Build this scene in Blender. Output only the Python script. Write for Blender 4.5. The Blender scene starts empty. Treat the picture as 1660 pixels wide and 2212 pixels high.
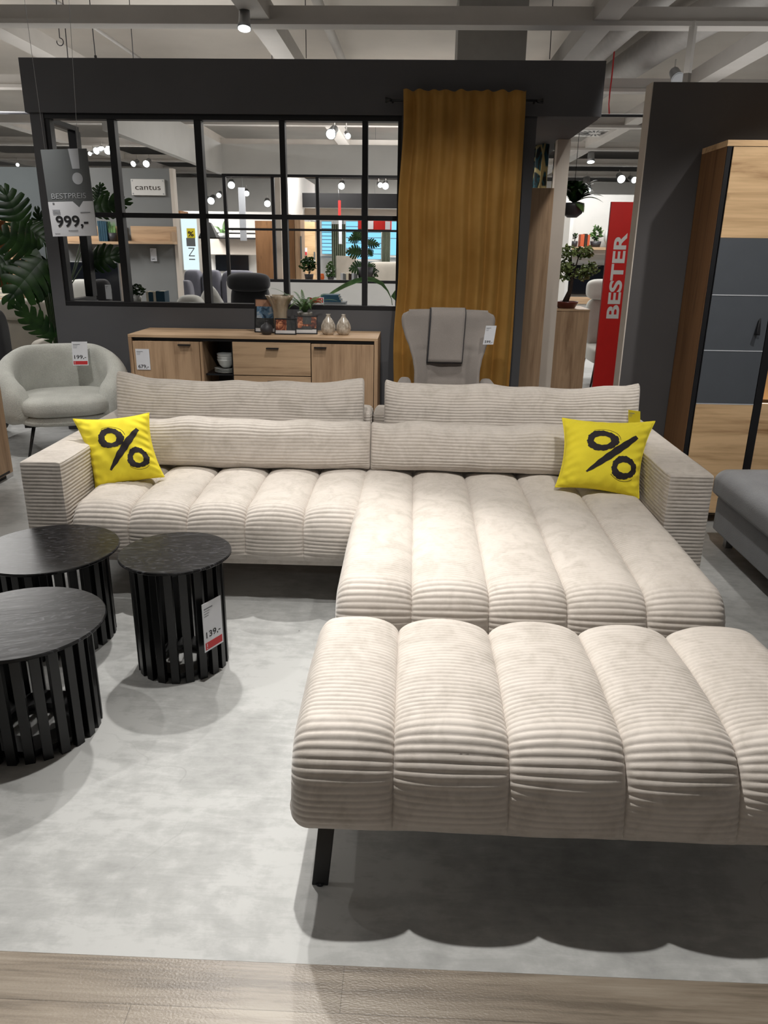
import bpy, math, random
import numpy as np
from mathutils import Vector, Matrix, Euler
random.seed(7); np.random.seed(7)
PI = math.pi
scn = bpy.context.scene
COL = scn.collection
D2R = math.radians

# ------------------------------------------------------------------ camera
F_PX, PITCH, YAW, ROLL, HC = 1650.0, 0.33337, 0.03329, 0.01342, 1.55
_fw = Vector((-math.sin(YAW)*math.cos(PITCH), math.cos(YAW)*math.cos(PITCH), -math.sin(PITCH)))
_r = Vector((math.cos(YAW), math.sin(YAW), 0)); _u = _r.cross(_fw)
_r2 = _r*math.cos(ROLL) + _u*math.sin(ROLL); _u2 = _u*math.cos(ROLL) - _r*math.sin(ROLL)
CP = Vector((0, 0, HC))
cd = bpy.data.cameras.new('camera'); cam = bpy.data.objects.new('camera', cd); COL.objects.link(cam)
m3 = Matrix((_r2, _u2, -_fw)).transposed()
cam.matrix_world = Matrix.Translation(CP) @ m3.to_4x4()
cd.sensor_fit = 'VERTICAL'; cd.sensor_height = 36.0; cd.lens = 36.0*F_PX/2212.0
cd.clip_start = 0.05; cd.clip_end = 200
scn.camera = cam

def ray(x, y): return _r2*((x-830)/F_PX) - _u2*((y-1106)/F_PX) + _fw
def at(x, y, Y):                       # the place in the shop, at depth Y, that is seen at x, y
    d = ray(x, y); return CP + d*(Y/d.y)

# ------------------------------------------------------------------ materials
def nt_new(name):
    m = bpy.data.materials.new(name); m.use_nodes = True
    nt = m.node_tree; b = nt.nodes['Principled BSDF']; return m, nt, b
def L(nt, a, b): nt.links.new(a, b)
def srgb(r, g, b):
    f = lambda c: (c/255/12.92) if c/255 <= .04045 else ((c/255+.055)/1.055)**2.4
    return (f(r), f(g), f(b), 1)
def ramp(nt, fac, stops):
    n = nt.nodes.new('ShaderNodeValToRGB'); e = n.color_ramp.elements
    while len(e) > 1: e.remove(e[-1])
    e[0].position = stops[0][0]; e[0].color = stops[0][1]
    for p, c in stops[1:]:
        k = e.new(p); k.color = c
    L(nt, fac, n.inputs[0]); return n.outputs[0]
def coord(nt, scale=(1, 1, 1), rot=(0, 0, 0), kind='Object'):
    t = nt.nodes.new('ShaderNodeTexCoord'); mp = nt.nodes.new('ShaderNodeMapping')
    mp.inputs['Scale'].default_value = scale; mp.inputs['Rotation'].default_value = rot
    L(nt, t.outputs[kind], mp.inputs[0]); return mp.outputs[0]
def noise(nt, vec, scale, detail=3, rough=.5, dist=0):
    n = nt.nodes.new('ShaderNodeTexNoise'); n.inputs['Scale'].default_value = scale
    n.inputs['Detail'].default_value = detail; n.inputs['Roughness'].default_value = rough
    n.inputs['Distortion'].default_value = dist
    if vec is not None: L(nt, vec, n.inputs['Vector'])
    return n.outputs[0]
def bump(nt, b, h, strength=.3, dist=.002):
    n = nt.nodes.new('ShaderNodeBump'); n.inputs['Strength'].default_value = strength
    n.inputs['Distance'].default_value = dist; L(nt, h, n.inputs['Height']); L(nt, n.outputs[0], b.inputs['Normal'])
def plain(name, c, rough=.5, metal=0, var=.06, sc=12, bmp=0, spec=.5):
    m, nt, b = nt_new(name)
    v = noise(nt, coord(nt), sc, 4)
    lo = tuple(x*(1-var) for x in c[:3])+(1,); hi = tuple(min(1, x*(1+var)) for x in c[:3])+(1,)
    L(nt, ramp(nt, v, [(.3, lo), (.7, hi)]), b.inputs['Base Color'])
    b.inputs['Roughness'].default_value = rough; b.inputs['Metallic'].default_value = metal
    b.inputs['Specular IOR Level'].default_value = spec
    if bmp: bump(nt, b, noise(nt, coord(nt), sc*8, 3), bmp, .002)
    return m
def fabric(name, c, sc=250, var=.12, bmp=.5, sheen=.2, dist=.003):
    m, nt, b = nt_new(name)
    co = coord(nt)
    v = noise(nt, co, sc, 3, .6); v2 = noise(nt, co, 6, 3)
    mx = nt.nodes.new('ShaderNodeMath'); mx.operation = 'ADD'; L(nt, v, mx.inputs[0]); L(nt, v2, mx.inputs[1])
    hl = nt.nodes.new('ShaderNodeMath'); hl.operation = 'MULTIPLY'; hl.inputs[1].default_value = .5; L(nt, mx.outputs[0], hl.inputs[0])
    lo = tuple(x*(1-var) for x in c[:3])+(1,); hi = tuple(min(1, x*(1+var)) for x in c[:3])+(1,)
    L(nt, ramp(nt, hl.outputs[0], [(.35, lo), (.65, hi)]), b.inputs['Base Color'])
    b.inputs['Roughness'].default_value = .9; b.inputs['Specular IOR Level'].default_value = .15
    b.inputs['Sheen Weight'].default_value = sheen; b.inputs['Sheen Roughness'].default_value = .5
    bump(nt, b, v, bmp, dist); return m
def wood(name, light, dark, axis=0, grain=28, knots=.5, rough=.5, spec=.3, seed=0.0):
    # grain runs along the axis
    m, nt, b = nt_new(name)
    s = [grain*.5]*3; s[axis] = 1.1
    t = nt.nodes.new('ShaderNodeTexCoord'); mp = nt.nodes.new('ShaderNodeMapping')
    mp.inputs['Scale'].default_value = s; mp.inputs['Location'].default_value = (seed, seed*1.7, seed*.6)
    L(nt, t.outputs['Object'], mp.inputs[0]); v = mp.outputs[0]
    n1 = noise(nt, v, 1.0, 6, .62, .6)
    s2 = [grain*4]*3; s2[axis] = 3.0
    n2 = noise(nt, coord(nt, s2), 1.0, 2, .5)
    ad = nt.nodes.new('ShaderNodeMath'); ad.operation = 'MULTIPLY_ADD'; ad.inputs[1].default_value = .25
    L(nt, n2, ad.inputs[0]); L(nt, n1, ad.inputs[2])
    mid = tuple((a*.6+d*.4) for a, d in zip(light[:3], dark[:3]))+(1,)
    c = ramp(nt, ad.outputs[0], [(.38, dark), (.52, mid), (.68, light), (.9, tuple(min(1, x*1.08) for x in light[:3])+(1,))])
    if knots:
        sk = [5.0]*3; sk[axis] = 2.0
        vo = nt.nodes.new('ShaderNodeTexVoronoi'); vo.inputs['Scale'].default_value = 1.0
        L(nt, coord(nt, sk), vo.inputs['Vector'])
        k = ramp(nt, vo.outputs['Distance'], [(0, (knots, knots, knots, 1)), (.04, (knots, knots, knots, 1)), (.11, (0, 0, 0, 1))])
        mx = nt.nodes.new('ShaderNodeMix'); mx.data_type = 'RGBA'
        L(nt, k, mx.inputs[0]); L(nt, c, mx.inputs[6]); mx.inputs[7].default_value = tuple(x*.35 for x in dark[:3])+(1,)
        c = mx.outputs[2]
    L(nt, c, b.inputs['Base Color'])
    b.inputs['Roughness'].default_value = rough; b.inputs['Specular IOR Level'].default_value = spec
    bump(nt, b, n2, .15, .001); return m
def emit(name, c, st):
    m = bpy.data.materials.new(name); m.use_nodes = True; nt = m.node_tree; nt.nodes.clear()
    e = nt.nodes.new('ShaderNodeEmission'); o = nt.nodes.new('ShaderNodeOutputMaterial')
    e.inputs[0].default_value = c; e.inputs[1].default_value = st; L(nt, e.outputs[0], o.inputs[0]); return m

M = {}
M['charcoal'] = plain('charcoal_paint', srgb(88, 88, 91), .8, var=.04, sc=3, bmp=.05, spec=.2)
M['charcoal_warm'] = plain('charcoal_paint_right', srgb(84, 82, 83), .8, var=.04, sc=3, spec=.2)
M['grey_paint'] = plain('grey_paint', srgb(128, 130, 130), .85, var=.03, sc=3, spec=.2)
M['white_paint'] = plain('white_paint', srgb(214, 213, 210), .8, var=.03, sc=4, spec=.2)
M['warm_white'] = plain('warm_white_paint', srgb(205, 196, 186), .8, var=.03, sc=4, spec=.2)
M['ceiling'] = plain('ceiling_paint', srgb(212, 206, 198), .9, var=.05, sc=1.5, spec=.1)
M['beam'] = plain('beam_paint', srgb(200, 196, 191), .7, var=.04, sc=4, spec=.3)
M['black_frame'] = plain('black_powder_coat', srgb(24, 24, 27), .45, var=.1, spec=.4)
M['black_metal'] = plain('black_metal', srgb(20, 19, 20), .35, var=.1, spec=.5)
M['slat_black'] = plain('black_stained_wood', srgb(10, 10, 12), .34, var=.25, sc=40, spec=.5)
M['dark_plastic'] = plain('dark_plastic', srgb(14, 18, 26), .2, var=.05, spec=.5)
M['steel'] = plain('brushed_steel', srgb(170, 172, 175), .3, metal=1)
M['duct'] = plain('grey_duct_metal', srgb(172, 169, 166), .55, metal=.2, var=.06)
M['paper'] = plain('white_card', srgb(222, 224, 230), .6, var=.02)
M['ink'] = plain('black_ink', srgb(28, 28, 32), .7, var=.02)
M['grey_ink'] = plain('grey_ink', srgb(120, 122, 128), .7, var=.02)
M['red_ink'] = plain('red_ink', srgb(196, 48, 52), .6, var=.04)
M['red_panel'] = plain('red_board', srgb(200, 26, 20), .55, var=.03)
M['sign_grey'] = plain('sign_grey', srgb(98, 102, 104), .6, var=.02)
M['sign_light'] = plain('sign_light_grey', srgb(186, 190, 196), .6, var=.02)
M['yellow_card'] = plain('yellow_card', srgb(226, 208, 40), .5, var=.03)
M['white_ceramic'] = plain('white_ceramic', srgb(205, 208, 206), .2, var=.02)
M['black_vase'] = plain('dark_grey_vase', srgb(52, 52, 56), .5, var=.1)
M['teal_book'] = plain('teal_book_cover', srgb(28, 66, 84), .5, var=.1)
M['cream'] = plain('cream_pages', srgb(214, 206, 186), .8)
M['terracotta'] = plain('dark_red_glaze', srgb(96, 40, 34), .3, var=.2)
M['bark'] = plain('bark', srgb(50, 38, 30), .9, var=.4, sc=40, bmp=.6)
M['green_stem'] = plain('green_stem', srgb(52, 74, 30), .6, var=.3)
M['boucle'] = fabric('boucle_fabric', srgb(200, 201, 195), 140, .16, 1.0, .2, .006)
M['taupe'] = fabric('taupe_velour', srgb(146, 139, 134), 220, .10, .4, .35)
M['beige_fabric'] = fabric('beige_fabric', srgb(176, 170, 160), 200, .1, .4)
M['grey_fabric'] = fabric('grey_cord_fabric', srgb(142, 144, 148), 160, .12, .6, .3)
M['mid_grey_fabric'] = fabric('mid_grey_fabric', srgb(112, 112, 122), 160, .1, .4)
M['dark_fabric'] = fabric('dark_grey_fabric', srgb(52, 52, 54), 160, .1, .4)
M['light_fabric'] = fabric('pale_grey_fabric', srgb(206, 205, 200), 160, .06, .3)
M['yellow'] = fabric('yellow_cotton', srgb(240, 222, 62), 420, .05, .25, .05, .001)
M['print_black'] = plain('black_print', srgb(34, 27, 32), .8, var=.05)
M['oak_h'] = wood('oak_grain_across', srgb(196, 166, 134), srgb(140, 112, 86), 0, 26, .55, seed=1.3)
M['oak_v'] = wood('oak_grain_upright', srgb(184, 154, 124), srgb(130, 102, 78), 2, 26, .55, seed=4.1)
M['oak_y'] = wood('oak_grain_deep', srgb(190, 156, 120), srgb(134, 102, 74), 1, 26, .4, seed=2.2)
M['walnut_v'] = wood('brown_wood_upright', srgb(134, 98, 66), srgb(92, 62, 40), 2, 26, .4, seed=3.0)
M['oak_warm_h'] = wood('warm_oak_across', srgb(218, 184, 142), srgb(150, 114, 78), 0, 20, .8, seed=6.6)
M['glow_white'] = emit('lamp_glow', (.93, 1, .97, 1), 6)
M['sky_pane'] = emit('daylight_behind_blinds', srgb(128, 198, 236), 1.25)
M['lightbox'] = emit('lit_white_panel', srgb(215, 235, 240), 1.0)
M['glass_vase'] = None

# corduroy velvet
def cord(name, c, c2):
    m, nt, b = nt_new(name)
    co = coord(nt)
    n1 = noise(nt, co, 9, 4, .6, 1.2); n2 = noise(nt, coord(nt, (1, 1, 1)), 60, 3)
    ad = nt.nodes.new('ShaderNodeMath'); ad.operation = 'MULTIPLY_ADD'; ad.inputs[1].default_value = .35
    L(nt, n2, ad.inputs[0]); L(nt, n1, ad.inputs[2])
    L(nt, ramp(nt, ad.outputs[0], [(.4, c2), (.72, c), (.95, tuple(min(1, x*1.06) for x in c[:3])+(1,))]), b.inputs['Base Color'])
    b.inputs['Roughness'].default_value = .62
    b.inputs['Specular IOR Level'].default_value = .25
    b.inputs['Sheen Weight'].default_value = .35; b.inputs['Sheen Roughness'].default_value = .4
    bump(nt, b, noise(nt, coord(nt, (60, 500, 500)), 1, 2), .25, .001)
    return m
M['cord'] = cord('cream_corduroy', srgb(208, 200, 192), srgb(188, 180, 171))

def concrete():
    m, nt, b = nt_new('concrete_look_vinyl')
    co = coord(nt)
    n1 = noise(nt, co, 1.6, 6, .6, .3); n2 = noise(nt, co, 14, 5, .65); n3 = noise(nt, coord(nt, (2, 9, 1)), 3, 5, .7, .8)
    a = nt.nodes.new('ShaderNodeMath'); a.operation = 'MULTIPLY_ADD'; a.inputs[1].default_value = .45; L(nt, n2, a.inputs[0]); L(nt, n1, a.inputs[2])
    a2 = nt.nodes.new('ShaderNodeMath'); a2.operation = 'MULTIPLY_ADD'; a2.inputs[1].default_value = .4; L(nt, n3, a2.inputs[0]); L(nt, a.outputs[0], a2.inputs[2])
    c = ramp(nt, a2.outputs[0], [(.68, srgb(146, 147, 146)), (.9, srgb(170, 171, 170)), (1.08, srgb(184, 185, 184))])
    # small dark pits and hairline cracks
    vo = nt.nodes.new('ShaderNodeTexVoronoi'); vo.inputs['Scale'].default_value = 7; L(nt, co, vo.inputs['Vector'])
    pit = ramp(nt, vo.outputs['Distance'], [(0, (.8, .8, .8, 1)), (.03, (.6, .6, .6, 1)), (.045, (0, 0, 0, 1))])
    gate = ramp(nt, noise(nt, co, 3.3, 2), [(.52, (0, 0, 0, 1)), (.56, (1, 1, 1, 1))])
    mu = nt.nodes.new('ShaderNodeMath'); mu.operation = 'MULTIPLY'; L(nt, pit, mu.inputs[0]); L(nt, gate, mu.inputs[1])
    vd = nt.nodes.new('ShaderNodeTexVoronoi'); vd.feature = 'DISTANCE_TO_EDGE'; vd.inputs['Scale'].default_value = .9
    wv = nt.nodes.new('ShaderNodeVectorMath'); wv.operation = 'ADD'; nz = nt.nodes.new('ShaderNodeTexNoise'); nz.inputs['Scale'].default_value = 3
    L(nt, co, nz.inputs['Vector']); sc = nt.nodes.new('ShaderNodeVectorMath'); sc.operation = 'SCALE'; sc.inputs[3].default_value = .5
    L(nt, nz.outputs['Color'], sc.inputs[0]); L(nt, co, wv.inputs[0]); L(nt, sc.outputs[0], wv.inputs[1]); L(nt, wv.outputs[0], vd.inputs['Vector'])
    ck = ramp(nt, vd.outputs['Distance'], [(0, (.16, .16, .16, 1)), (.0025, (.08, .08, .08, 1)), (.0035, (0, 0, 0, 1))])
    g2 = ramp(nt, noise(nt, co, 2.1, 2), [(.5, (0, 0, 0, 1)), (.58, (1, 1, 1, 1))])
    m2 = nt.nodes.new('ShaderNodeMath'); m2.operation = 'MULTIPLY'; L(nt, ck, m2.inputs[0]); L(nt, g2, m2.inputs[1])
    mxm = nt.nodes.new('ShaderNodeMath'); mxm.operation = 'MAXIMUM'; L(nt, mu.outputs[0], mxm.inputs[0]); L(nt, m2.outputs[0], mxm.inputs[1])
    mx = nt.nodes.new('ShaderNodeMix'); mx.data_type = 'RGBA'; L(nt, mxm.outputs[0], mx.inputs[0]); L(nt, c, mx.inputs[6]); mx.inputs[7].default_value = srgb(60, 58, 54)
    L(nt, mx.outputs[2], b.inputs['Base Color'])
    b.inputs['Roughness'].default_value = .48; b.inputs['Specular IOR Level'].default_value = .3
    bump(nt, b, noise(nt, co, 120, 3), .12, .001)
    return m
M['concrete'] = concrete()
def plank():
    m, nt, b = nt_new('grey_oak_planks')
    co = coord(nt)
    n1 = noise(nt, coord(nt, (1.2, 16, 1)), 1.4, 6, .65, .5); n2 = noise(nt, coord(nt, (5, 120, 1)), 1, 3)
    a = nt.nodes.new('ShaderNodeMath'); a.operation = 'MULTIPLY_ADD'; a.inputs[1].default_value = .3; L(nt, n2, a.inputs[0]); L(nt, n1, a.inputs[2])
    c = ramp(nt, a.outputs[0], [(.5, srgb(116, 105, 92)), (.64, srgb(146, 134, 119)), (.8, srgb(166, 155, 140))])
    br = nt.nodes.new('ShaderNodeTexBrick'); br.inputs['Color1'].default_value = (1, 1, 1, 1); br.inputs['Color2'].default_value = (.78, .77, .76, 1)
    br.inputs['Mortar'].default_value = (.5, .48, .45, 1); br.inputs['Scale'].default_value = 1; br.inputs['Mortar Size'].default_value = .0012
    br.inputs['Brick Width'].default_value = 1.22; br.inputs['Row Height'].default_value = .122; br.inputs['Bias'].default_value = 0
    br.offset = .37
    mp = nt.nodes.new('ShaderNodeMapping'); mp.inputs['Location'].default_value = (.12, .001, 0); L(nt, co, mp.inputs[0]); L(nt, mp.outputs[0], br.inputs['Vector'])
    mx = nt.nodes.new('ShaderNodeMix'); mx.data_type = 'RGBA'; mx.blend_type = 'MULTIPLY'; mx.inputs[0].default_value = 1
    L(nt, c, mx.inputs[6]); L(nt, br.outputs[0], mx.inputs[7]); L(nt, mx.outputs[2], b.inputs['Base Color'])
    b.inputs['Roughness'].default_value = .36; b.inputs['Specular IOR Level'].default_value = .5
    bump(nt, b, noise(nt, coord(nt, (90, 160, 1)), 1.6, 3), .35, .002)
    return m
M['plank'] = plank()
def tabletop_mat():
    m, nt, b = nt_new('black_oak_veneer')
    t = nt.nodes.new('ShaderNodeTexCoord'); mp = nt.nodes.new('ShaderNodeMapping'); mp.inputs['Scale'].default_value = (1.3, 7, 1); mp.inputs['Rotation'].default_value = (0, 0, -.5)
    oi = nt.nodes.new('ShaderNodeObjectInfo'); L(nt, oi.outputs['Location'], mp.inputs['Location'])
    L(nt, t.outputs['Object'], mp.inputs[0])
    n = noise(nt, mp.outputs[0], 2.0, 3, .5, .3)
    mu = nt.nodes.new('ShaderNodeMath'); mu.operation = 'MULTIPLY'; mu.inputs[1].default_value = 16; L(nt, n, mu.inputs[0])
    fr = nt.nodes.new('ShaderNodeMath'); fr.operation = 'FRACT'; L(nt, mu.outputs[0], fr.inputs[0])
    fine = noise(nt, coord(nt, (30, 260, 1), (0, 0, -.5)), 1, 2)
    m2 = nt.nodes.new('ShaderNodeMath'); m2.operation = 'MULTIPLY'; L(nt, fr.outputs[0], m2.inputs[0]); L(nt, fine, m2.inputs[1])
    c = ramp(nt, m2.outputs[0], [(.2, srgb(12, 12, 14)), (.38, srgb(23, 23, 26)), (.58, srgb(72, 72, 76))])
    L(nt, c, b.inputs['Base Color']); b.inputs['Roughness'].default_value = .32; b.inputs['Specular IOR Level'].default_value = .32
    bump(nt, b, m2.outputs[0], .2, .001); return m
M['tabletop'] = tabletop_mat()
def velvet_curtain():
    m, nt, b = nt_new('mustard_velvet')
    n = noise(nt, coord(nt, (1, 1, 1)), 5, 4)
    L(nt, ramp(nt, n, [(.3, srgb(156, 114, 54)), (.7, srgb(172, 130, 68))]), b.inputs['Base Color'])
    b.inputs['Roughness'].default_value = .6; b.inputs['Sheen Weight'].default_value = .5; b.inputs['Sheen Tint'].default_value = srgb(230, 190, 110)
    b.inputs['Specular IOR Level'].default_value = .2
    bump(nt, b, noise(nt, coord(nt), 200, 2), .2, .001); return m
M['mustard'] = velvet_curtain()
def pattern_curtain():
    m, nt, b = nt_new('teal_gold_leaf_fabric')
    vo = nt.nodes.new('ShaderNodeTexVoronoi'); vo.inputs['Scale'].default_value = 1; vo.feature = 'DISTANCE_TO_EDGE'
    L(nt, coord(nt, (9, 9, 5)), vo.inputs['Vector'])
    n = noise(nt, coord(nt, (8, 8, 3)), 2, 3, .5, 1)
    base = ramp(nt, n, [(.42, srgb(22, 30, 34)), (.5, srgb(24, 84, 100)), (.58, srgb(30, 36, 36))])
    k = ramp(nt, vo.outputs['Distance'], [(.05, (1, 1, 1, 1)), (.1, (0, 0, 0, 1))])
    mx = nt.nodes.new('ShaderNodeMix'); mx.data_type = 'RGBA'; L(nt, k, mx.inputs[0]); L(nt, base, mx.inputs[6]); mx.inputs[7].default_value = srgb(190, 178, 130)
    L(nt, mx.outputs[2], b.inputs['Base Color']); b.inputs['Roughness'].default_value = .8; return m
M['pattern'] = pattern_curtain()
def leafmat(name, c1, c2, rough=.35, trans=.0):
    m, nt, b = nt_new(name)
    n = noise(nt, coord(nt), 9, 3)
    L(nt, ramp(nt, n, [(.35, c1), (.65, c2)]), b.inputs['Base Color'])
    b.inputs['Roughness'].default_value = rough; b.inputs['Specular IOR Level'].default_value = .3
    return m
M['leaf_dark'] = leafmat('dark_green_leaf', srgb(22, 48, 20), srgb(46, 78, 32))
M['leaf_fern'] = leafmat('fern_green', srgb(52, 84, 44), srgb(92, 122, 68), .5)
M['leaf_pale'] = leafmat('pale_green_leaf', srgb(104, 150, 92), srgb(150, 190, 124), .4)
M['leaf_bonsai'] = leafmat('bonsai_leaf', srgb(66, 84, 48), srgb(150, 166, 104), .4)
def photo_mat(name, stops, sc, rough=.25):
    m, nt, b = nt_new(name)
    n = noise(nt, coord(nt, (1, 1, 1)), sc, 5, .6, .8)
    L(nt, ramp(nt, n, stops), b.inputs['Base Color']); b.inputs['Roughness'].default_value = rough; return m
M['photo_sky'] = photo_mat('blue_cloud_print', [(.35, srgb(38, 56, 78)), (.5, srgb(96, 128, 156)), (.65, srgb(170, 176, 180))], 14)
M['photo_wood'] = wood('boards_print', srgb(168, 128, 104), srgb(76, 58, 50), 2, 60, 0)
M['photo_dark'] = photo_mat('dark_water_print', [(.3, srgb(30, 34, 38)), (.7, srgb(84, 84, 82))], 10)
M['photo_red'] = photo_mat('evening_table_print', [(.35, srgb(60, 38, 36)), (.5, srgb(120, 66, 48)), (.62, srgb(214, 150, 110)), (.72, srgb(90, 86, 92))], 22)
M['photo_white'] = plain('print_white', srgb(198, 196, 196), .3)
def vase_mat():
    m, nt, b = nt_new('smoked_amber_glass')
    n = noise(nt, coord(nt, (16, 16, 3)), 1, 4)
    L(nt, ramp(nt, n, [(.35, srgb(150, 128, 100)), (.65, srgb(206, 190, 166))]), b.inputs['Base Color'])
    b.inputs['Roughness'].default_value = .12; b.inputs['Transmission Weight'].default_value = .35; b.inputs['Coat Weight'].default_value = .6
    return m
M['glass_vase'] = vase_mat()
def ceramic_glaze():
    m, nt, b = nt_new('taupe_glaze')
    n = noise(nt, coord(nt), 30, 4)
    L(nt, ramp(nt, n, [(.35, srgb(142, 130, 116)), (.65, srgb(196, 188, 176))]), b.inputs['Base Color'])
    b.inputs['Roughness'].default_value = .15; b.inputs['Coat Weight'].default_value = .5; return m
M['glaze'] = ceramic_glaze()
M['endgrain'] = wood('end_grain_panel', srgb(214, 164, 108), srgb(142, 92, 52), 0, 12, .9)

# ------------------------------------------------------------------ mesh helpers
MATW = {}      # world matrix of things
def wm(o):
    m = Matrix.Identity(4)
    while o is not None:
        m = MATW.get(o.name, Matrix.Identity(4)) @ m
        o = o.parent
    return m
class MB:
    def __init__(s): s.v = []; s.f = []; s.sm = []
    def add(s, vs, fs, smooth=False):
        n = len(s.v); s.v += [tuple(p) for p in vs]; s.f += [tuple(i+n for i in f) for f in fs]; s.sm += [smooth]*len(fs)
        return s
    def box(s, x0, x1, y0, y1, z0, z1):
        vs = [(x, y, z) for x in (x0, x1) for y in (y0, y1) for z in (z0, z1)]
        return s.add(vs, [(0, 1, 3, 2), (4, 6, 7, 5), (0, 4, 5, 1), (2, 3, 7, 6), (0, 2, 6, 4), (1, 5, 7, 3)])
    def hexa(s, b, t):                         # bottom quad b, top quad t
        return s.add(list(b)+list(t), [(3, 2, 1, 0), (4, 5, 6, 7), (0, 1, 5, 4), (1, 2, 6, 5), (2, 3, 7, 6), (3, 0, 4, 7)])
    def obox(s, c, r, u, sx, sy, sz):          # box with axes r, u, r x u
        r = Vector(r).normalized(); u = Vector(u).normalized(); w = r.cross(u); c = Vector(c)
        vs = [c + r*(a*sx/2) + u*(b*sy/2) + w*(d*sz/2) for a in (-1, 1) for b in (-1, 1) for d in (-1, 1)]
        return s.add(vs, [(0, 1, 3, 2), (4, 6, 7, 5), (0, 4, 5, 1), (2, 3, 7, 6), (0, 2, 6, 4), (1, 5, 7, 3)])
    def prism(s, pts, axis, a, b):             # polygon extruded along axis from a to b
        def mk(p, t):
            q = list(p); q.insert(axis, t); return tuple(q)
        n = len(pts)
        return s.add([mk(p, a) for p in pts]+[mk(p, b) for p in pts], [tuple(range(n))[::-1], tuple(range(n, 2*n))]+[(i, (i+1) % n, n+(i+1) % n, n+i) for i in range(n)])
    def tube(s, path, r, n=8, cap=True, smooth=True):
        path = [Vector(p) for p in path]; rs = r if hasattr(r, '__len__') else [r]*len(path)
        up = Vector((0, 0, 1)); rings = []
        prev = None
        for i, p in enumerate(path):
            t = (path[min(i+1, len(path)-1)]-path[max(i-1, 0)]).normalized()
            if prev is None:
                a = t.cross(up if abs(t.z) < .95 else Vector((1, 0, 0))).normalized()
            else:
                a = (prev - t*prev.dot(t)).normalized()
            prev = a; b = t.cross(a)
            rings.append([p + (a*math.cos(k*2*PI/n)+b*math.sin(k*2*PI/n))*rs[i] for k in range(n)])
        vs = [q for rg in rings for q in rg]; fs = []
        for i in range(len(path)-1):
            for k in range(n):
                fs.append((i*n+k, i*n+(k+1) % n, (i+1)*n+(k+1) % n, (i+1)*n+k))
        s.add(vs, fs, smooth)
        if cap:
            m = len(s.v)-len(vs); s.f.append(tuple(m+k for k in range(n))[::-1]); s.sm.append(False)
            s.f.append(tuple(m+(len(path)-1)*n+k for k in range(n))); s.sm.append(False)
        return s
    def lathe(s, prof, c=(0, 0, 0), n=32, smooth=True, wob=None):
        vs = []
        for (r, z) in prof:
            for k in range(n):
                a = k*2*PI/n; rr = r*(wob(a, z) if wob else 1)
                vs.append((c[0]+rr*math.cos(a), c[1]+rr*math.sin(a), c[2]+z))
        fs = [(i*n+k, i*n+(k+1) % n, (i+1)*n+(k+1) % n, (i+1)*n+k) for i in range(len(prof)-1) for k in range(n)]
        return s.add(vs, fs, smooth)
    def grid(s, P, closed_u=False, closed_v=False, smooth=True):   # P[i][j]
        n, m = len(P), len(P[0]); vs = [tuple(q) for r_ in P for q in r_]; fs = []
        for i in range(n if closed_u else n-1):
            for j in range(m if closed_v else m-1):
                fs.append((i*m+j, ((i+1) % n)*m+j, ((i+1) % n)*m+(j+1) % m, i*m+(j+1) % m))
        return s.add(vs, fs, smooth)
def link(o): COL.objects.link(o); return o
def tagit(o, label=None, cat=None, group=None, kind=None):
    if label: o['label'] = label
    if cat: o['category'] = cat
    if group: o['group'] = group
    if kind: o['kind'] = kind
    return o
def thing(name, label, cat, loc=(0, 0, 0), rz=0, group=None):
    o = bpy.data.objects.new(name, None); link(o); o.empty_display_size = .1
    o.location = loc; o.rotation_euler = (0, 0, rz)
    MATW[o.name] = Matrix.Translation(Vector(loc)) @ Matrix.Rotation(rz, 4, 'Z')
    return tagit(o, label, cat, group)
def build(name, mb, mat, parent=None, bevel=0, label=None, cat=None, group=None, kind=None, local=False, sub=0, fixn=True):
    """one mesh object; vertices are given in world coordinates unless local"""
    me = bpy.data.meshes.new(name); vs = mb.v
    inv = None
    if parent is not None and not local:
        inv = wm(parent).inverted(); vs = [inv @ Vector(p) for p in mb.v]
    elif parent is None and not local:
        a = np.array(mb.v); c = (a.min(0)+a.max(0))/2; c[2] = a[:, 2].min()
        vs = [tuple(p) for p in (a-c)]
    me.from_pydata(vs, [], mb.f); me.polygons.foreach_set('use_smooth', mb.sm)
    if fixn:
        import bmesh
        bm = bmesh.new(); bm.from_mesh(me); bmesh.ops.recalc_face_normals(bm, faces=bm.faces); bm.to_mesh(me); bm.free()
    me.materials.append(mat); me.update()
    o = bpy.data.objects.new(name, me); link(o)
    if parent is not None: o.parent = parent
    elif not local: o.location = c; MATW[o.name] = Matrix.Translation(Vector(c))
    if bevel:
        b = o.modifiers.new('bevel', 'BEVEL'); b.width = bevel; b.segments = 2; b.limit_method = 'ANGLE'; b.angle_limit = .6
    if sub:
        q = o.modifiers.new('sub', 'SUBSURF'); q.levels = sub; q.render_levels = sub
    return tagit(o, label, cat, group, kind)
def bbox(x0, x1, y0, y1, z0, z1): return MB().box(x0, x1, y0, y1, z0, z1)
def struct(name, mb, mat, parent=None, bevel=0):
    return build(name, mb, mat, parent, bevel, kind='structure' if parent is None else None)
def copy_tree(o, parent=None, loc=None, rz=None, label=None, group=None):
    c = o.copy(); COL.objects.link(c)
    if parent is not None: c.parent = parent
    if loc is not None: c.location = loc
    if rz is not None: c.rotation_euler = (0, 0, rz)
    if label: c['label'] = label
    if group: c['group'] = group
    for ch in list(o.children): copy_tree(ch, c)
    return c
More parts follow.
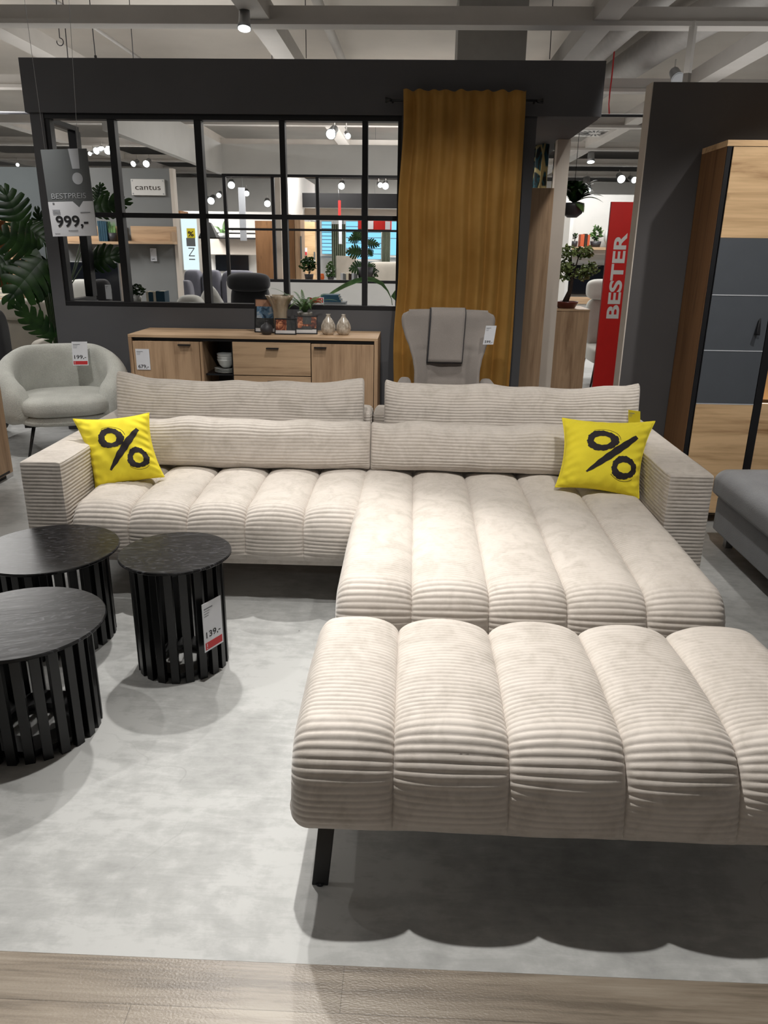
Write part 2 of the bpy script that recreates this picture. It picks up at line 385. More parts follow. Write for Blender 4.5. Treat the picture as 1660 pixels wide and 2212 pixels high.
def text(name, s, mat, parent, origin, right, up, size, width=None, bold=0.0, depth=.0004, align='LEFT', shear=0):
    """flat lettering standing at origin, running along right; size is the letter height in metres"""
    cu = bpy.data.curves.new(name, 'FONT'); cu.body = s; cu.size = 1; cu.offset = bold; cu.extrude = 0; cu.align_x = align; cu.shear = shear
    t = bpy.data.objects.new(name+'_tmp', cu); link(t)
    dg = bpy.context.evaluated_depsgraph_get(); dg.update()
    me0 = bpy.data.meshes.new_from_object(t.evaluated_get(dg)); bpy.data.objects.remove(t)
    co = np.array([v.co[:] for v in me0.vertices]); fs = [tuple(p.vertices) for p in me0.polygons]
    h = co[:, 1].max()
    capk = .70
    sx = size/capk
    right = Vector(right).normalized(); up = Vector(up).normalized(); nrm = right.cross(up); origin = Vector(origin)
    w = co[:, 0].max()-co[:, 0].min()
    sxx = (width/w) if width else sx
    mb = MB(); off = co[:, 0].min() if align == 'LEFT' else 0
    mb.add([origin + right*((c[0]-off)*sxx) + up*(c[1]*sx) + nrm*depth for c in co], fs)
    bpy.data.meshes.remove(me0)
    return build(name, mb, mat, parent, fixn=False)
def price_tag(loc, right, up, w, h, price, label, bar=True, group=None, name='price_tag', head=None, th=.002, card=None, ink=None):
    loc = Vector(loc); right = Vector(right).normalized(); up = Vector(up).normalized(); n = right.cross(up)
    t = thing(name, label, 'price tag', loc, 0, group)
    hb = h*.2 if bar else 0
    c = loc + up*(h/2)
    build('card', MB().obox(c, right, up, w, h, th), card or M['paper'], t)
    o = loc + n*(th/2+.0003)
    s = w*.24
    ink = ink or M['ink']
    if price: text('price_lettering', price, ink, t, o - right*(w*.38) + up*(hb+h*.08), right, up, s, w*.76, .012)
    ln = MB()
    for k in range(4):
        ww = w*(.45 if k == 0 else .32-.03*k)
        ln.obox(o + up*(h*.88-k*h*.05) - right*(w*.42-ww/2), right, up, ww, h*(.025 if k == 0 else .012), .0003)
    build('fine_print', ln, M['grey_ink'], t)
    if bar:
        build('red_strip', MB().obox(o + up*(hb*.55), right, up, w*.9, hb*.75, .0004), M['red_ink'], t)
        e = MB().obox(o + up*(hb*.65) - right*(w*.36) + n*.0004, right, up, w*.03, hb*.35, .0003).obox(o + up*(hb*.32) - right*(w*.36)+n*.0004, right, up, w*.035, hb*.1, .0003)
        build('exclamation_mark', e, M['paper'], t)
    return t

# ================================================================== SETTING
struct('floor', bbox(-16, 16, 1.305, 34, -.06, 0), M['concrete'])
struct('floor_front', bbox(-16, 16, -6, 1.3045, -.06, 0), M['plank'])
struct('ceiling', bbox(-16, 16, -6, 34, 3.95, 4.05), M['ceiling'])
# partition with the lattice opening behind the sofa
W = 6.5
struct('wall_back', bbox(-3.01, -.12, W, W+.12, 0, 1.056), M['charcoal'])
struct('wall_back_fascia', bbox(-3.035, 1.385, W-.02, W+.12, 2.503, 2.874), M['charcoal'])
struct('wall_back_column', bbox(-.12, .908, W, W+.12, 0, 2.503), M['charcoal'])
struct('wall_back_canopy', bbox(.86, 1.39, W+.12, 9.6, 2.503, 2.874), M['charcoal_warm'])
struct('wall_back_post', bbox(-3.01, -2.905, W, W+.12, 1.056, 2.503), M['charcoal'])
win = thing('window_1', None, None, (-1.5, W, 1.056)); win['kind'] = 'structure'
for k, x in enumerate((-2.885, -2.385, -1.705, -1.047, -.402, -.128)):
    w = .02 if k in (0, 5) else (.028 if k < 3 else .022)
    build('mullion', bbox(x-w, x+w, W+.01, W+.09, 1.094, 2.463), M['black_frame'], win, .002)
build('top_rail', bbox(-2.905, -.108, W+.005, W+.1, 2.463, 2.503), M['black_frame'], win, .002)
build('bottom_rail', bbox(-2.905, -.108, W+.005, W+.1, 1.056, 1.094), M['black_frame'], win, .002)
build('middle_rail', bbox(-2.905, -.108, W+.015, W+.085, 1.752, 1.788), M['black_frame'], win, .002)
# left return of the same booth, going back
struct('wall_left', bbox(-3.01, -2.93, W+.12, 7.26, 0, 1.056), M['charcoal'])
win = thing('window_2', None, None, (-2.97, 7.6, 1.056)); win['kind'] = 'structure'
for y in (7.2,):
    build('mullion', bbox(-3.0, -2.93, y-.05, y+.05, 1.094, 2.463), M['black_frame'], win, .002)
build('top_rail', bbox(-3.0, -2.94, W+.12, 7.25, 2.463, 2.503), M['black_frame'], win, .002)
build('bottom_rail', bbox(-3.0, -2.94, W+.12, 7.25, 1.056, 1.094), M['black_frame'], win, .002)
# partition on the right behind the oak cabinet
struct('wall_right', bbox(1.295, 5.4, 4.8, 4.92, 0, 2.43), M['charcoal_warm'])
struct('trim_1', bbox(1.288, 1.2945, 4.8, 4.92, 0, 2.43), M['warm_white'])
# ceiling grid of pale beams
n = 2
for k in range(-2, 8):
    Y = 7.2+2.73*k
    mb = bbox(-13, 13, Y, Y+.10, 3.30, 3.405).box(-13, 13, Y-.03, Y+.13, 3.265, 3.2995)
    struct('trim_%d' % n, mb, M['beam']); n += 1
for x in (-9.4, -6.5, -3.72, -1.33, 1.5, 3.15, 6.0, 8.9):
    struct('trim_%d' % n, bbox(x-.1, x+.1, 1.0, 28, 3.3, 3.46), M['beam'])
    n += 1

# ================================================================== CORDUROY
PITCH_R = .0165; SPR = 7
def wob2(x, s, seed, f1=3.1, f2=17):
    return (np.sin(x*f1+seed)*np.sin(s*f2*.31+seed*2.1)+np.sin(x*f1*2.7+s*f2+seed*.7)*.5+np.sin(x*f1*6.1-s*f2*1.7+seed*3)*.3)/1.8
def resample(P, ds, closed=True):
    P = np.array(P, float)
    if closed: P = np.vstack([P, P[:1]])
    d = np.r_[0, np.cumsum(np.linalg.norm(np.diff(P, axis=0), axis=1))]
    n = max(8, int(round(d[-1]/ds)))
    s = np.linspace(0, d[-1], n, endpoint=not closed)
    Q = np.stack([np.interp(s, d, P[:, i]) for i in range(P.shape[1])], 1)
    return Q, s, d[-1]
def rr(y0, y1, z0, z1, rfb, rft, rbt, rbb, crown=0, rake=0):
    pts = rr0(y0, y1, z0, z1, rfb, rft, rbt, rbb, crown)
    if rake:                      # the front leans back towards the top
        pts = [(y+rake*(max(0, z-z0)/(z1-z0))*max(0, 1-(y-y0)/.35), z) for y, z in pts]
    return pts
def rr0(y0, y1, z0, z1, rfb, rft, rbt, rbb, crown=0):
    pts = [((y0+y1)/2, z0)]
    def arc(cy, cz, r, a0, a1):
        for k in range(9):
            a = a0+(a1-a0)*k/8; pts.append((cy+r*math.cos(a), cz+r*math.sin(a)))
    arc(y0+rfb, z0+rfb, rfb, -PI/2, -PI); arc(y0+rft, z1-rft, rft, PI, PI/2)
    for k in range(1, 12):
        t = k/12; pts.append((y0+rft+(y1-rbt-y0-rft)*t, z1+crown*math.sin(PI*t)))
    arc(y1-rbt, z1-rbt, rbt, PI/2, 0); arc(y1-rbb, z0+rbb, rbb, 0, -PI/2)
    return pts
def numpy_obj(name, V, faces, mat, parent, smooth=True):
    V = np.array(V, dtype=np.float64)
    inv = np.array(wm(parent).inverted()) if parent is not None else np.eye(4)
    V = V @ inv[:3, :3].T + inv[:3, 3]
    me = bpy.data.meshes.new(name)
    me.vertices.add(len(V)); me.vertices.foreach_set('co', V.astype(np.float32).ravel())
    F = np.array(faces, dtype=np.int32)
    me.loops.add(F.size); me.loops.foreach_set('vertex_index', F.ravel())
    me.polygons.add(len(F)); me.polygons.foreach_set('loop_start', np.arange(0, F.size, 4, dtype=np.int32))
    me.polygons.foreach_set('use_smooth', np.ones(len(F), dtype=bool))
    me.update(calc_edges=True); me.validate()
    me.materials.append(mat)
    o = bpy.data.objects.new(name, me); link(o)
    if parent is not None: o.parent = parent
    return o
def gridfaces(n, m, cu=False, cv=False):
    i = np.arange(n if cu else n-1)[:, None]; j = np.arange(m if cv else m-1)[None, :]
    a = i*m+j; b = ((i+1) % n)*m+j; c = ((i+1) % n)*m+(j+1) % m; d = i*m+(j+1) % m
    return np.stack([a, b, c, d], -1).reshape(-1, 4)
def cord_seat(name, segs, prof, At, Af, r_end, parent, seed=1.0, amp=.0038, nx=22):
    Q, s, Ls = resample(prof, PITCH_R/SPR)
    T = np.roll(Q, -1, 0)-np.roll(Q, 1, 0); T /= np.linalg.norm(T, axis=1)[:, None]
    N = np.stack([-T[:, 1], T[:, 0]], 1)
    c = Q.mean(0)
    if ((Q-c)*N).sum() < 0: N = -N
    k = np.ones(15)/15
    N = np.stack([np.convolve(np.r_[N[-7:, i], N[:, i], N[:7, i]], k, 'valid') for i in (0, 1)], 1)
    N /= np.linalg.norm(N, axis=1)[:, None]
    zr = np.clip((Q[:, 1]-Q[:, 1].min()-.01)/.10, 0, 1)**.7
    wgt = np.clip(N[:, 1], 0, 1)*At + np.clip(-N[:, 0], 0, 1)*Af*zr + np.clip(N[:, 0], 0, 1)*Af
    pitch = Ls/round(Ls/PITCH_R)
    xs = []; puff = []; seamd = []
    for q, (a, b) in enumerate(segs):
        for i in range(nx+(1 if q == len(segs)-1 else 0)):
            t = -math.cos(PI*i/nx); t = math.copysign(abs(t)**.85, t)
            xs.append((a+b)/2+t*(b-a)/2); seamd.append(min(abs(t+1), abs(1-t)))
            first, last = (q == 0 and t < 0), (q == len(segs)-1 and t > 0)
            puff.append(math.sqrt(max(0, 1-t*t)) if not (first or last) else math.sqrt(max(0, 1-(abs(t)**3)))*.97+.03*1)
    xs = np.array(xs); puff = np.array(puff); seamd = np.array(seamd)
    x0, x1 = segs[0][0], segs[-1][1]
    d = np.minimum(xs-x0, x1-xs); dd = np.clip(r_end-d, 0, r_end)
    e = r_end-np.sqrt(np.clip(r_end**2-dd**2, 0, None))
    X = xs[:, None]; S = s[None, :]
    ph = S/pitch + .10*wob2(X, S, seed, 6, 60) + .22*wob2(X, S, seed+4, 2.2, 9)*(np.clip(-N[:, 0], 0, 1)[None, :]*.9+.1)
    rib = amp*(np.abs(np.sin(PI*ph))**.8-.6)
    pinch = np.exp(-(seamd[:, None]/.10)**2)
    off = puff[:, None]*wgt[None, :] - e[:, None] + rib*(1-.2*pinch) + .0035*wob2(X, S, seed+1, 5, 14) + .0018*pinch*wob2(X, S, seed+2, 40, 90)
    P = np.zeros((len(xs), len(s), 3))
    P[:, :, 0] = X; P[:, :, 1] = Q[None, :, 0]+N[None, :, 0]*off; P[:, :, 2] = Q[None, :, 1]+N[None, :, 1]*off
    rings = []
    cc = np.array([x0, c[0], c[1]])
    L0 = [P[0]*(1-f)+np.array([x0, c[0], c[1]])*f for f in (.98, .6, .2)]
    L1 = [P[-1]*(1-f)+np.array([x1, c[0], c[1]])*f for f in (.2, .6, .98)]
    P = np.concatenate([np.array(L0), P, np.array(L1)], 0)
    F = gridfaces(P.shape[0], P.shape[1], False, True)
    o = numpy_obj(name, P.reshape(-1, 3), F, M['cord'], parent)
    return o
def cord_box(name, x0, x1, y0, y1, z0, z1, rc, parent, amp=.0036, seed=0, topdir=1, lean=None):
    V = []; Fs = []; base = 0
    st = PITCH_R/SPR
    lo = np.array([x0, y0, z0]); hi = np.array([x1, y1, z1])
    def face(ax, side, ua, va, ustep, vstep, ribaxis):
        nonlocal base
        nu = max(2, int((hi[ua]-lo[ua])/ustep)); nv = max(2, int((hi[va]-lo[va])/vstep))
        u = np.linspace(lo[ua], hi[ua], nu+1)[:, None]*np.ones((1, nv+1)); v = np.ones((nu+1, 1))*np.linspace(lo[va], hi[va], nv+1)[None, :]
        P = np.zeros((nu+1, nv+1, 3)); P[..., ua] = u; P[..., va] = v; P[..., ax] = hi[ax] if side > 0 else lo[ax]
        I = np.clip(P, lo+rc, hi-rc); D = P-I; ln = np.linalg.norm(D, axis=2); Nn = D/ln[..., None]
        rv = v if ribaxis == va else u
        ed = np.minimum(np.minimum(u-lo[ua], hi[ua]-u), np.minimum(v-lo[va], hi[va]-v))
        fade = np.clip(ed/.004, 0, 1)
        other = u if ribaxis == va else v
        rib = amp*(np.abs(np.sin(PI*(rv/PITCH_R+.12*wob2(other, rv, seed+ax, 5, 50))))**.8-.6)
        wv = .003*wob2(u, v, seed+1+ax, 7, 11)
        P = I+Nn*(rc+(rib+wv)*fade)[..., None]
        V.append(P.reshape(-1, 3)); Fs.append(gridfaces(nu+1, nv+1)+base); base += (nu+1)*(nv+1)
    face(0, 1, 1, 2, .03, st, 2); face(0, -1, 1, 2, .03, st, 2)
    face(1, -1, 0, 2, .02, st, 2); face(1, 1, 0, 2, .05, .02, 2)
    if topdir == 1: face(2, 1, 0, 1, .02, st, 1)
    else: face(2, 1, 0, 1, st, .03, 0)
    face(2, -1, 0, 1, .05, .05, 1)
    V = np.concatenate(V)
    if lean is not None: V = lean(V)
    return numpy_obj(name, V, np.concatenate(Fs), M['cord'], parent)
def cord_cushion(name, label, xc, yc, zc, lx, h, th, lean=0, yaw=0, sag=0, seed=0, roll=0, amp=.0038):
    t = thing(name, label, 'cushion', (xc, yc, zc-h/2), 0, 'corduroy back cushions of the sofa')
    # cross-section (y, z)
    a = np.linspace(0, 2*PI, 400, endpoint=False)
    ex, ez = .75, .62
    prof = np.stack([np.sign(np.cos(a))*np.abs(np.cos(a))**ex*th/2, np.sign(np.sin(a))*np.abs(np.sin(a))**ez*h/2], 1)
    Q, s, Ls = resample(prof, PITCH_R/SPR); pitch = Ls/round(Ls/PITCH_R)
    T = np.roll(Q, -1, 0)-np.roll(Q, 1, 0); T /= np.linalg.norm(T, axis=1)[:, None]; N = np.stack([T[:, 1], -T[:, 0]], 1)
    nu = 90; q = np.linspace(-1, 1, nu); u = np.sign(q)*(1-(1-np.abs(q))**1.8)
    X = u*lx/2
    ty = np.clip(1-np.abs(u)**5, 0, 1)**.5*.86+.14
    hz = 1-.035*(np.abs(u)**2)+.035*np.abs(u)**14 - .10*np.clip((np.abs(u)-.985)/.015, 0, 1)**2
    S = s[None, :]; XX = X[:, None]
    ph = S/pitch+.16*wob2(XX, S, seed, 7, 45)+.25*wob2(XX, S, seed+3, 2, 8)
    rib = amp*(np.abs(np.sin(PI*ph))**.8-.6)
    wv = .0065*wob2(XX, S, seed+1, 5, 11)+.0022*wob2(XX, S, seed+9, 31, 40)*np.abs(u[:, None])**3
    f = np.clip((1-np.abs(u))/.01, .3, 1)[:, None]
    y = Q[None, :, 0]*ty[:, None]+N[None, :, 0]*(rib*f+wv); z = Q[None, :, 1]*hz[:, None]+N[None, :, 1]*(rib*f+wv)
    z = z + (.006*np.sin(XX*9+seed)+.004*np.sin(XX*21+seed*2))*np.clip(z/(h/2), 0, 1)
    z = z - sag*(1-u[:, None]**2)*np.clip(z/(h/2), 0, 1)
    cl, sl = math.cos(lean), math.sin(lean)
    y, z = y*cl+z*sl, z*cl-y*sl
    xx = XX+0*y
    cr, sr = math.cos(roll), math.sin(roll); xx, z = xx*cr-z*sr, xx*sr+z*cr
    cy_, sy_ = math.cos(yaw), math.sin(yaw)
    P = np.stack([xc+xx*cy_-y*sy_, yc+xx*sy_+y*cy_, zc+z], -1)
    c0, c1 = P[0].mean(0), P[-1].mean(0)
    P = np.concatenate([(P[0]*.05+c0*.95)[None], P, (P[-1]*.05+c1*.95)[None]], 0)
    numpy_obj('cover', P.reshape(-1, 3), gridfaces(P.shape[0], P.shape[1], False, True), M['cord'], t)
    # piping round both ends
    for e in (1, -2):
        pass
    return t

# ------------------------------------------------------------------ corner sofa
sofa = thing('corner_sofa', 'large cream corduroy corner sofa with channel-tufted seat and long chaise', 'sofa', (-.2, 3.7, 0))
cord_seat('seat_cushion', [(-1.5+.26*i, -1.5+.26*(i+1)) for i in range(5)], rr(3.125, 3.98, .215, .428, .04, .10, .05, .03, .01, .03), .040, .030, .035, sofa, 2.0)
cord_seat('chaise_cushion', [(-.245, .02), (.02, .285), (.285, .552), (.552, .82), (.82, 1.095)], rr(2.345, 3.98, .215, .428, .04, .10, .05, .03, .01, .03), .040, .026, .045, sofa, 5.0)
build('base_panel', bbox(-1.5, -.21, 3.17, 3.95, .185, .222), M['cord'], sofa, .008)
build('base_panel', bbox(-.2, 1.07, 2.42, 3.95, .185, .222), M['cord'], sofa, .008)
def flare(V):                 # the arm ends lean out a touch towards the floor
    V = V.copy(); return V
cord_box('armrest', -1.697, -1.512, 3.14, 4.34, .20, .652, .014, sofa, seed=1)
cord_box('armrest', 1.102, 1.292, 3.14, 4.34, .20, .660, .014, sofa, seed=2)
cord_box('backrest', -1.51, -.212, 4.13, 4.34, .20, .70, .03, sofa, seed=3)
cord_box('backrest', -.204, 1.10, 4.13, 4.34, .20, .70, .03, sofa, seed=4)
for (x, y, dx) in ((-1.45, 3.28, -.03), (-1.45, 4.2, -.03), (-.15, 2.55, -.02), (1.0, 2.55, .02), (1.15, 3.25, .03), (1.1, 4.2, .03), (-.2, 4.2, 0)):
    mb = MB().hexa([(x+dx-.02, y-.05, 0), (x+dx+.02, y-.05, 0), (x+dx+.02, y-.04, 0), (x+dx-.02, y-.04, 0)], [(x-.02, y-.006, .19), (x+.02, y-.006, .19), (x+.02, y+.006, .19), (x-.02, y+.006, .19)])
    build('leg', mb, M['black_metal'], sofa)
# loose cushions: a low row in front, a higher row behind
cord_cushion('back_cushion', 'left rear cream corduroy back cushion, standing behind the pillow row at the left', -.917, 4.04, .680, 1.335, .42, .17, .14, .0, .026, 1.1, roll=-.004)
cord_cushion('back_cushion', 'right rear cream corduroy back cushion, the one with the yellow tag at its corner', .532, 4.04, .676, 1.345, .42, .17, .14, .0, .022, 2.3, roll=.0)
cord_cushion('back_cushion', 'left front cream corduroy lumbar cushion, just right of the left yellow pillow', -.85, 3.80, .590, 1.30, .245, .19, .12, .0, .0, 3.7)
cord_cushion('back_cushion', 'right front cream corduroy lumbar cushion, just left of the right yellow pillow', .44, 3.80, .590, 1.275, .245, .19, .12, .0, .0, 4.9)

# ------------------------------------------------------------------ footstool
ott = thing('footstool', 'wide cream corduroy tufted footstool in front of the chaise', 'footstool', (.405, 1.83, 0))
cord_seat('cushion', [(-.272, -.02), (-.02, .257), (.257, .533), (.533, .80), (.80, 1.085)], rr(1.487, 2.145, .205, .425, .03, .10, .06, .04, .012, .055), .040, .030, .05, ott, 7.0, amp=.0040, nx=30)
build('base_panel', bbox(-.22, 1.03, 1.56, 2.1, .178, .212), M['cord'], ott, .008)
for (x, y, dx, dy) in ((-.185, 1.585, -.018, -.045), (1.0, 1.585, .018, -.045), (-.185, 2.06, -.018, .045), (1.0, 2.06, .018, .045)):
    w = .021
    mb = MB().hexa([(x+dx-w, y+dy-.007, 0), (x+dx+w, y+dy-.007, 0), (x+dx+w, y+dy+.007, 0), (x+dx-w, y+dy+.007, 0)],
                   [(x-w, y-.007, .19), (x+w, y-.007, .19), (x+w, y+.007, .19), (x-w, y+.007, .19)])
    lg = build('leg', mb, M['black_metal'], ott, .002)
    build('foot_glide', MB().lathe([(0, 0), (.012, 0), (.012, .006), (0, .006)], (x+dx, y+dy, 0), 12), M['dark_plastic'], lg)

# ------------------------------------------------------------------ yellow pillows
def percent_pillow(label, TL, TR, BR, BL, th, seed):
    TL, TR, BR, BL = map(Vector, (TL, TR, BR, BL))
    c = (TL+TR+BR+BL)/4
    nrm = ((TR-TL).cross(BL-TL)).normalized()
    if nrm.y > 0: nrm = -nrm
    t = thing('throw_pillow', label, 'pillow', (c.x, c.y, min(BL.z, BR.z)))
    R = random.Random(seed); ph = [R.uniform(0, 6) for _ in range(8)]
    def S(u, v, side):
        # edges pull inwards between the corners
        uu = u+(.5-u)*.13*(1-(2*v-1)**2)*abs(2*u-1)**3; vv = v+(.5-v)*.10*(1-(2*u-1)**2)*abs(2*v-1)**3
        p = (TL*(1-uu)+TR*uu)*(1-vv)+(BL*(1-uu)+BR*uu)*vv
        a, b = abs(2*u-1), abs(2*v-1)
        h = (max(0, 1-a**2.6)*max(0, 1-b**2.6))**.55
        e = max(a, b)
        wr = .0065*math.sin(v*52+ph[0]+4*math.sin(u*7+ph[1]))*a**3*(1-b**6)+.005*math.sin(u*44+ph[2]+3*math.sin(v*6))*b**4*(1-a**6)
        wr += (.004*math.sin(9*u+13*v+ph[3])+.002*math.sin(23*u-17*v+ph[5]))*h
        crn = .004*math.sin((u-v)*40+ph[4])*(a*b)**2
        return p + nrm*side*(h*th/2+(wr+crn)*min(1, (1-e)*12)+.001)
    n = 64
    mb = MB()
    for side in (1, -1):
        mb.grid([[S(i/n, j/n, side) for i in range(n+1)] for j in range(n+1)])
    build('pillow_cover', mb, M['yellow'], t)
    # stitched edge
    path = []
    for k in range(n): path.append(S(k/n, 0, 0))
    for k in range(n): path.append(S(1, k/n, 0))
    for k in range(n): path.append(S(1-k/n, 1, 0))
    for k in range(n+1): path.append(S(0, 1-k/n, 0))
    build('seam', MB().tube(path, .0028, 6), M['yellow'], t)
    def surf(u, v): return S(u, v, 1)+nrm*.0012
    pr = MB()
    for (cu, cv, rx, ry, ix, iy) in ((.45, .36, .175, .145, .085, .068), (.745, .69, .155, .15, .078, .072)):
        N = 72; rings = []
        for q in range(5):
            f = q/4; rg = []
            for k in range(N):
                a = 2*PI*k/N
                wo = 1+.06*math.sin(3*a+ph[5])+.025*math.sin(11*a+ph[6])+.02*math.sin(23*a); wi = 1+.08*math.sin(2*a+ph[7])+.03*math.sin(9*a)
                x = (ix*wi)*(1-f)+(rx*wo)*f; y = (iy*wi)*(1-f)+(ry*wo)*f
                rg.append(surf(cu+x*math.cos(a), cv+y*math.sin(a)))
            rings.append(rg)
        pr.grid(rings, False, True)
        # loose brush line beside the ring
        rg = [[surf(cu+rx*1.13*math.cos(a), cv+ry*1.13*math.sin(a)), surf(cu+rx*1.16*math.cos(a), cv+ry*1.16*math.sin(a))] for a in [(-.1-2.0*k/20) if cv < .5 else (.8+1.7*k/20) for k in range(21)]]
        pr.grid(rg)
    N = 40; st = []
    p0, p1 = (.835, .27), (.325, .79)
    for k in range(N+1):
        f = k/N; u = p0[0]+(p1[0]-p0[0])*f; v = p0[1]+(p1[1]-p0[1])*f
        w = (.012+.030*math.sin(PI*min(1, f*.9+.12))**.8)*(1+.06*math.sin(f*37+ph[1])); 
        st.append([surf(u+w*q*.75, v+w*q*.75) for q in (-1, -.33, .33, 1)])
    pr.grid(st)
    build('percent_print', pr, M['print_black'], t)
    return t
percent_pillow('bright yellow pillow with a black percent sign, leaning on the left armrest', at(158, 905, 3.56), at(322, 892, 3.62), at(355, 1030, 3.50), at(208, 1065, 3.42), .15, 3)
percent_pillow('bright yellow pillow with a black percent sign, leaning on the right armrest', at(1215, 903, 3.64), at(1416, 910, 3.60), at(1381, 1077, 3.42), at(1200, 1052, 3.46), .15, 8)

# ================================================================== SIDE TABLES
def side_table(label, cx, cy, h, rt, rb, nsl, rz, hole=.55):
    t = thing('side_table', label, 'side table', (cx, cy, 0), rz)
    th = .012
    top = MB().lathe([(0, h-th), (rt-.003, h-th), (rt, h-th+.003), (rt, h-.003), (rt-.003, h), (0, h)], (0, 0, 0), 96, False)
    build('tabletop', top, M['tabletop'], t, local=True)
    for k in range(nsl):
        a = 2*PI*k/nsl; c, s = math.cos(a), math.sin(a)
        mb = MB().obox((c*(rb-.011), s*(rb-.011), (h-th)/2), (-s, c, 0), (0, 0, 1), 2*PI*rb/nsl*hole, h-th, .022)
        build('slat', mb, M['slat_black'], t, local=True, bevel=.0015)
    ri = rb-.024
    def ring(z0, z1, r0, r1):
        return MB().lathe([(r0, z0), (r1, z0), (r1, z1), (r0, z1), (r0, z0)], (0, 0, 0), 8, False)
    build('base_ring', ring(.008, .03, ri*.55, ri+.004), M['slat_black'], t, local=True)
    build('top_ring', ring(h-th-.03, h-th, ri*.55, ri+.004), M['slat_black'], t, local=True)
    return t
side_table('tallest of the three black slatted side tables, the narrow one with a price tag', -.868, 2.625, .465, .207, .172, 20, .1)
side_table('low black slatted side table with dull round top, nearest the camera', -1.240, 2.165, .40, .262, .210, 24, .35)
side_table('widest black slatted side table with glossy top, nearest the sofa armrest', -1.44, 2.80, .395, .272, .222, 26, .2)
c = Vector((-.868, 2.625, 0)); 
d = Vector((math.sin(D2R(62)), -math.cos(D2R(62)), 0)); r_ = Vector((d.y*-1, d.x, 0)).normalized()
price_tag(at(463, 1398, 2.515), r_, (0, 0, 1), .10, .195, '139,-', 'white price tag with red strip hanging on the tallest slatted side table')

# ================================================================== SIDEBOARD
sb = thing('sideboard', 'long low oak sideboard with an open niche, against the charcoal partition', 'sideboard', (-1.21, 6.2, 0))
X0, X1, Y0, Y1, ZT = -2.20, -.262, 5.945, 6.47, .892
build('top_board', bbox(X0, X1, Y0, Y1, ZT-.022, ZT), M['oak_h'], sb, .002)
build('side_board', bbox(X0, X0+.028, Y0, Y1, .06, ZT-.022), M['oak_v'], sb, .002)
build('side_board', bbox(X1-.028, X1, Y0, Y1, .06, ZT-.022), M['oak_v'], sb, .002)
build('shadow_gap', bbox(X0+.028, X1-.028, Y0+.02, Y1-.02, ZT-.045, ZT-.023), M['black_frame'], sb)
build('back_panel', bbox(X0+.03, X1-.03, Y1-.02, Y1-.005, .1, ZT-.05), M['black_frame'], sb)
build('bottom_board', bbox(X0+.03, X1-.03, Y0+.03, Y1-.02, .09, .115), M['oak_h'], sb)
build('plinth', bbox(X0+.06, X1-.06, Y0+.06, Y1-.06, 0, .09), M['black_frame'], sb)
def handle(par, xc, z): build('handle', bbox(xc-.047, xc+.047, Y0-.028, Y0+.0005, z, z+.009), M['black_frame'], par)
d1 = build('door', bbox(X0+.032, -1.650, Y0+.001, Y0+.021, .12, ZT-.05), M['oak_v'], sb, .0015); handle(d1, -1.76, .815)
build('divider', bbox(-1.646, -1.625, Y0+.012, Y1-.03, .115, ZT-.05), M['oak_v'], sb)
build('divider', bbox(-1.402, -1.392, Y0+.022, Y1-.03, .115, ZT-.05), M['black_frame'], sb)
build('niche_lining', bbox(-1.622, -1.405, Y1-.05, Y1-.03, .115, ZT-.05), M['black_frame'], sb)
build('shelf', bbox(-1.622, -1.404, Y0+.06, Y1-.05, .578, .592), M['dark_plastic'], sb)
d2 = build('drawer', bbox(-1.388, -.783, Y0+.001, Y0+.021, .595, ZT-.045), M['oak_h'], sb, .0015); handle(d2, -1.075, .80)
d3 = build('drawer', bbox(-1.388, -.783, Y0+.001, Y0+.021, .36, .588), M['oak_h'], sb, .0015); handle(d3, -1.075, .542)
build('drawer', bbox(-1.388, -.783, Y0+.001, Y0+.021, .12, .353), M['oak_h'], sb, .0015)
d4 = build('door', bbox(-.776, X1-.032, Y0+.001, Y0+.021, .12, ZT-.05), M['oak_v'], sb, .0015); handle(d4, -.705, .812)
price_tag((-2.095, Y0-.003, .622), (1, 0, 0), (0, 0, 1), .108, .160, '679,-', 'white price tag on the left door of the oak sideboard', bar=False)
# crockery in the niche
for k in range(4):
    z = .5925+k*.009
    o = build('plate', MB().lathe([(0, 0), (.055, 0), (.092, .010), (.0935, .0125), (.054, .004), (0, .004)], (-1.475, 6.08, z), 32), M['white_ceramic'])
    tagit(o, 'white plate in the pile on the niche shelf of the sideboard', 'plate', 'stacked white plates in the sideboard niche')
for k, lb in enumerate(('lower white bowl standing on the plates in the sideboard niche', 'middle white bowl of the stack in the sideboard niche', 'uppermost white bowl of the stack in the sideboard niche')):
    z = .632+k*.021
    o = build('bowl', MB().lathe([(0, 0), (.03, 0), (.055, .025), (.069, .058), (.0695, .068), (.066, .068), (.052, .028), (.028, .005), (0, .005)], (-1.475, 6.08, z), 32), M['white_ceramic'])
    tagit(o, lb, 'bowl', 'stacked white bowls in the sideboard niche')
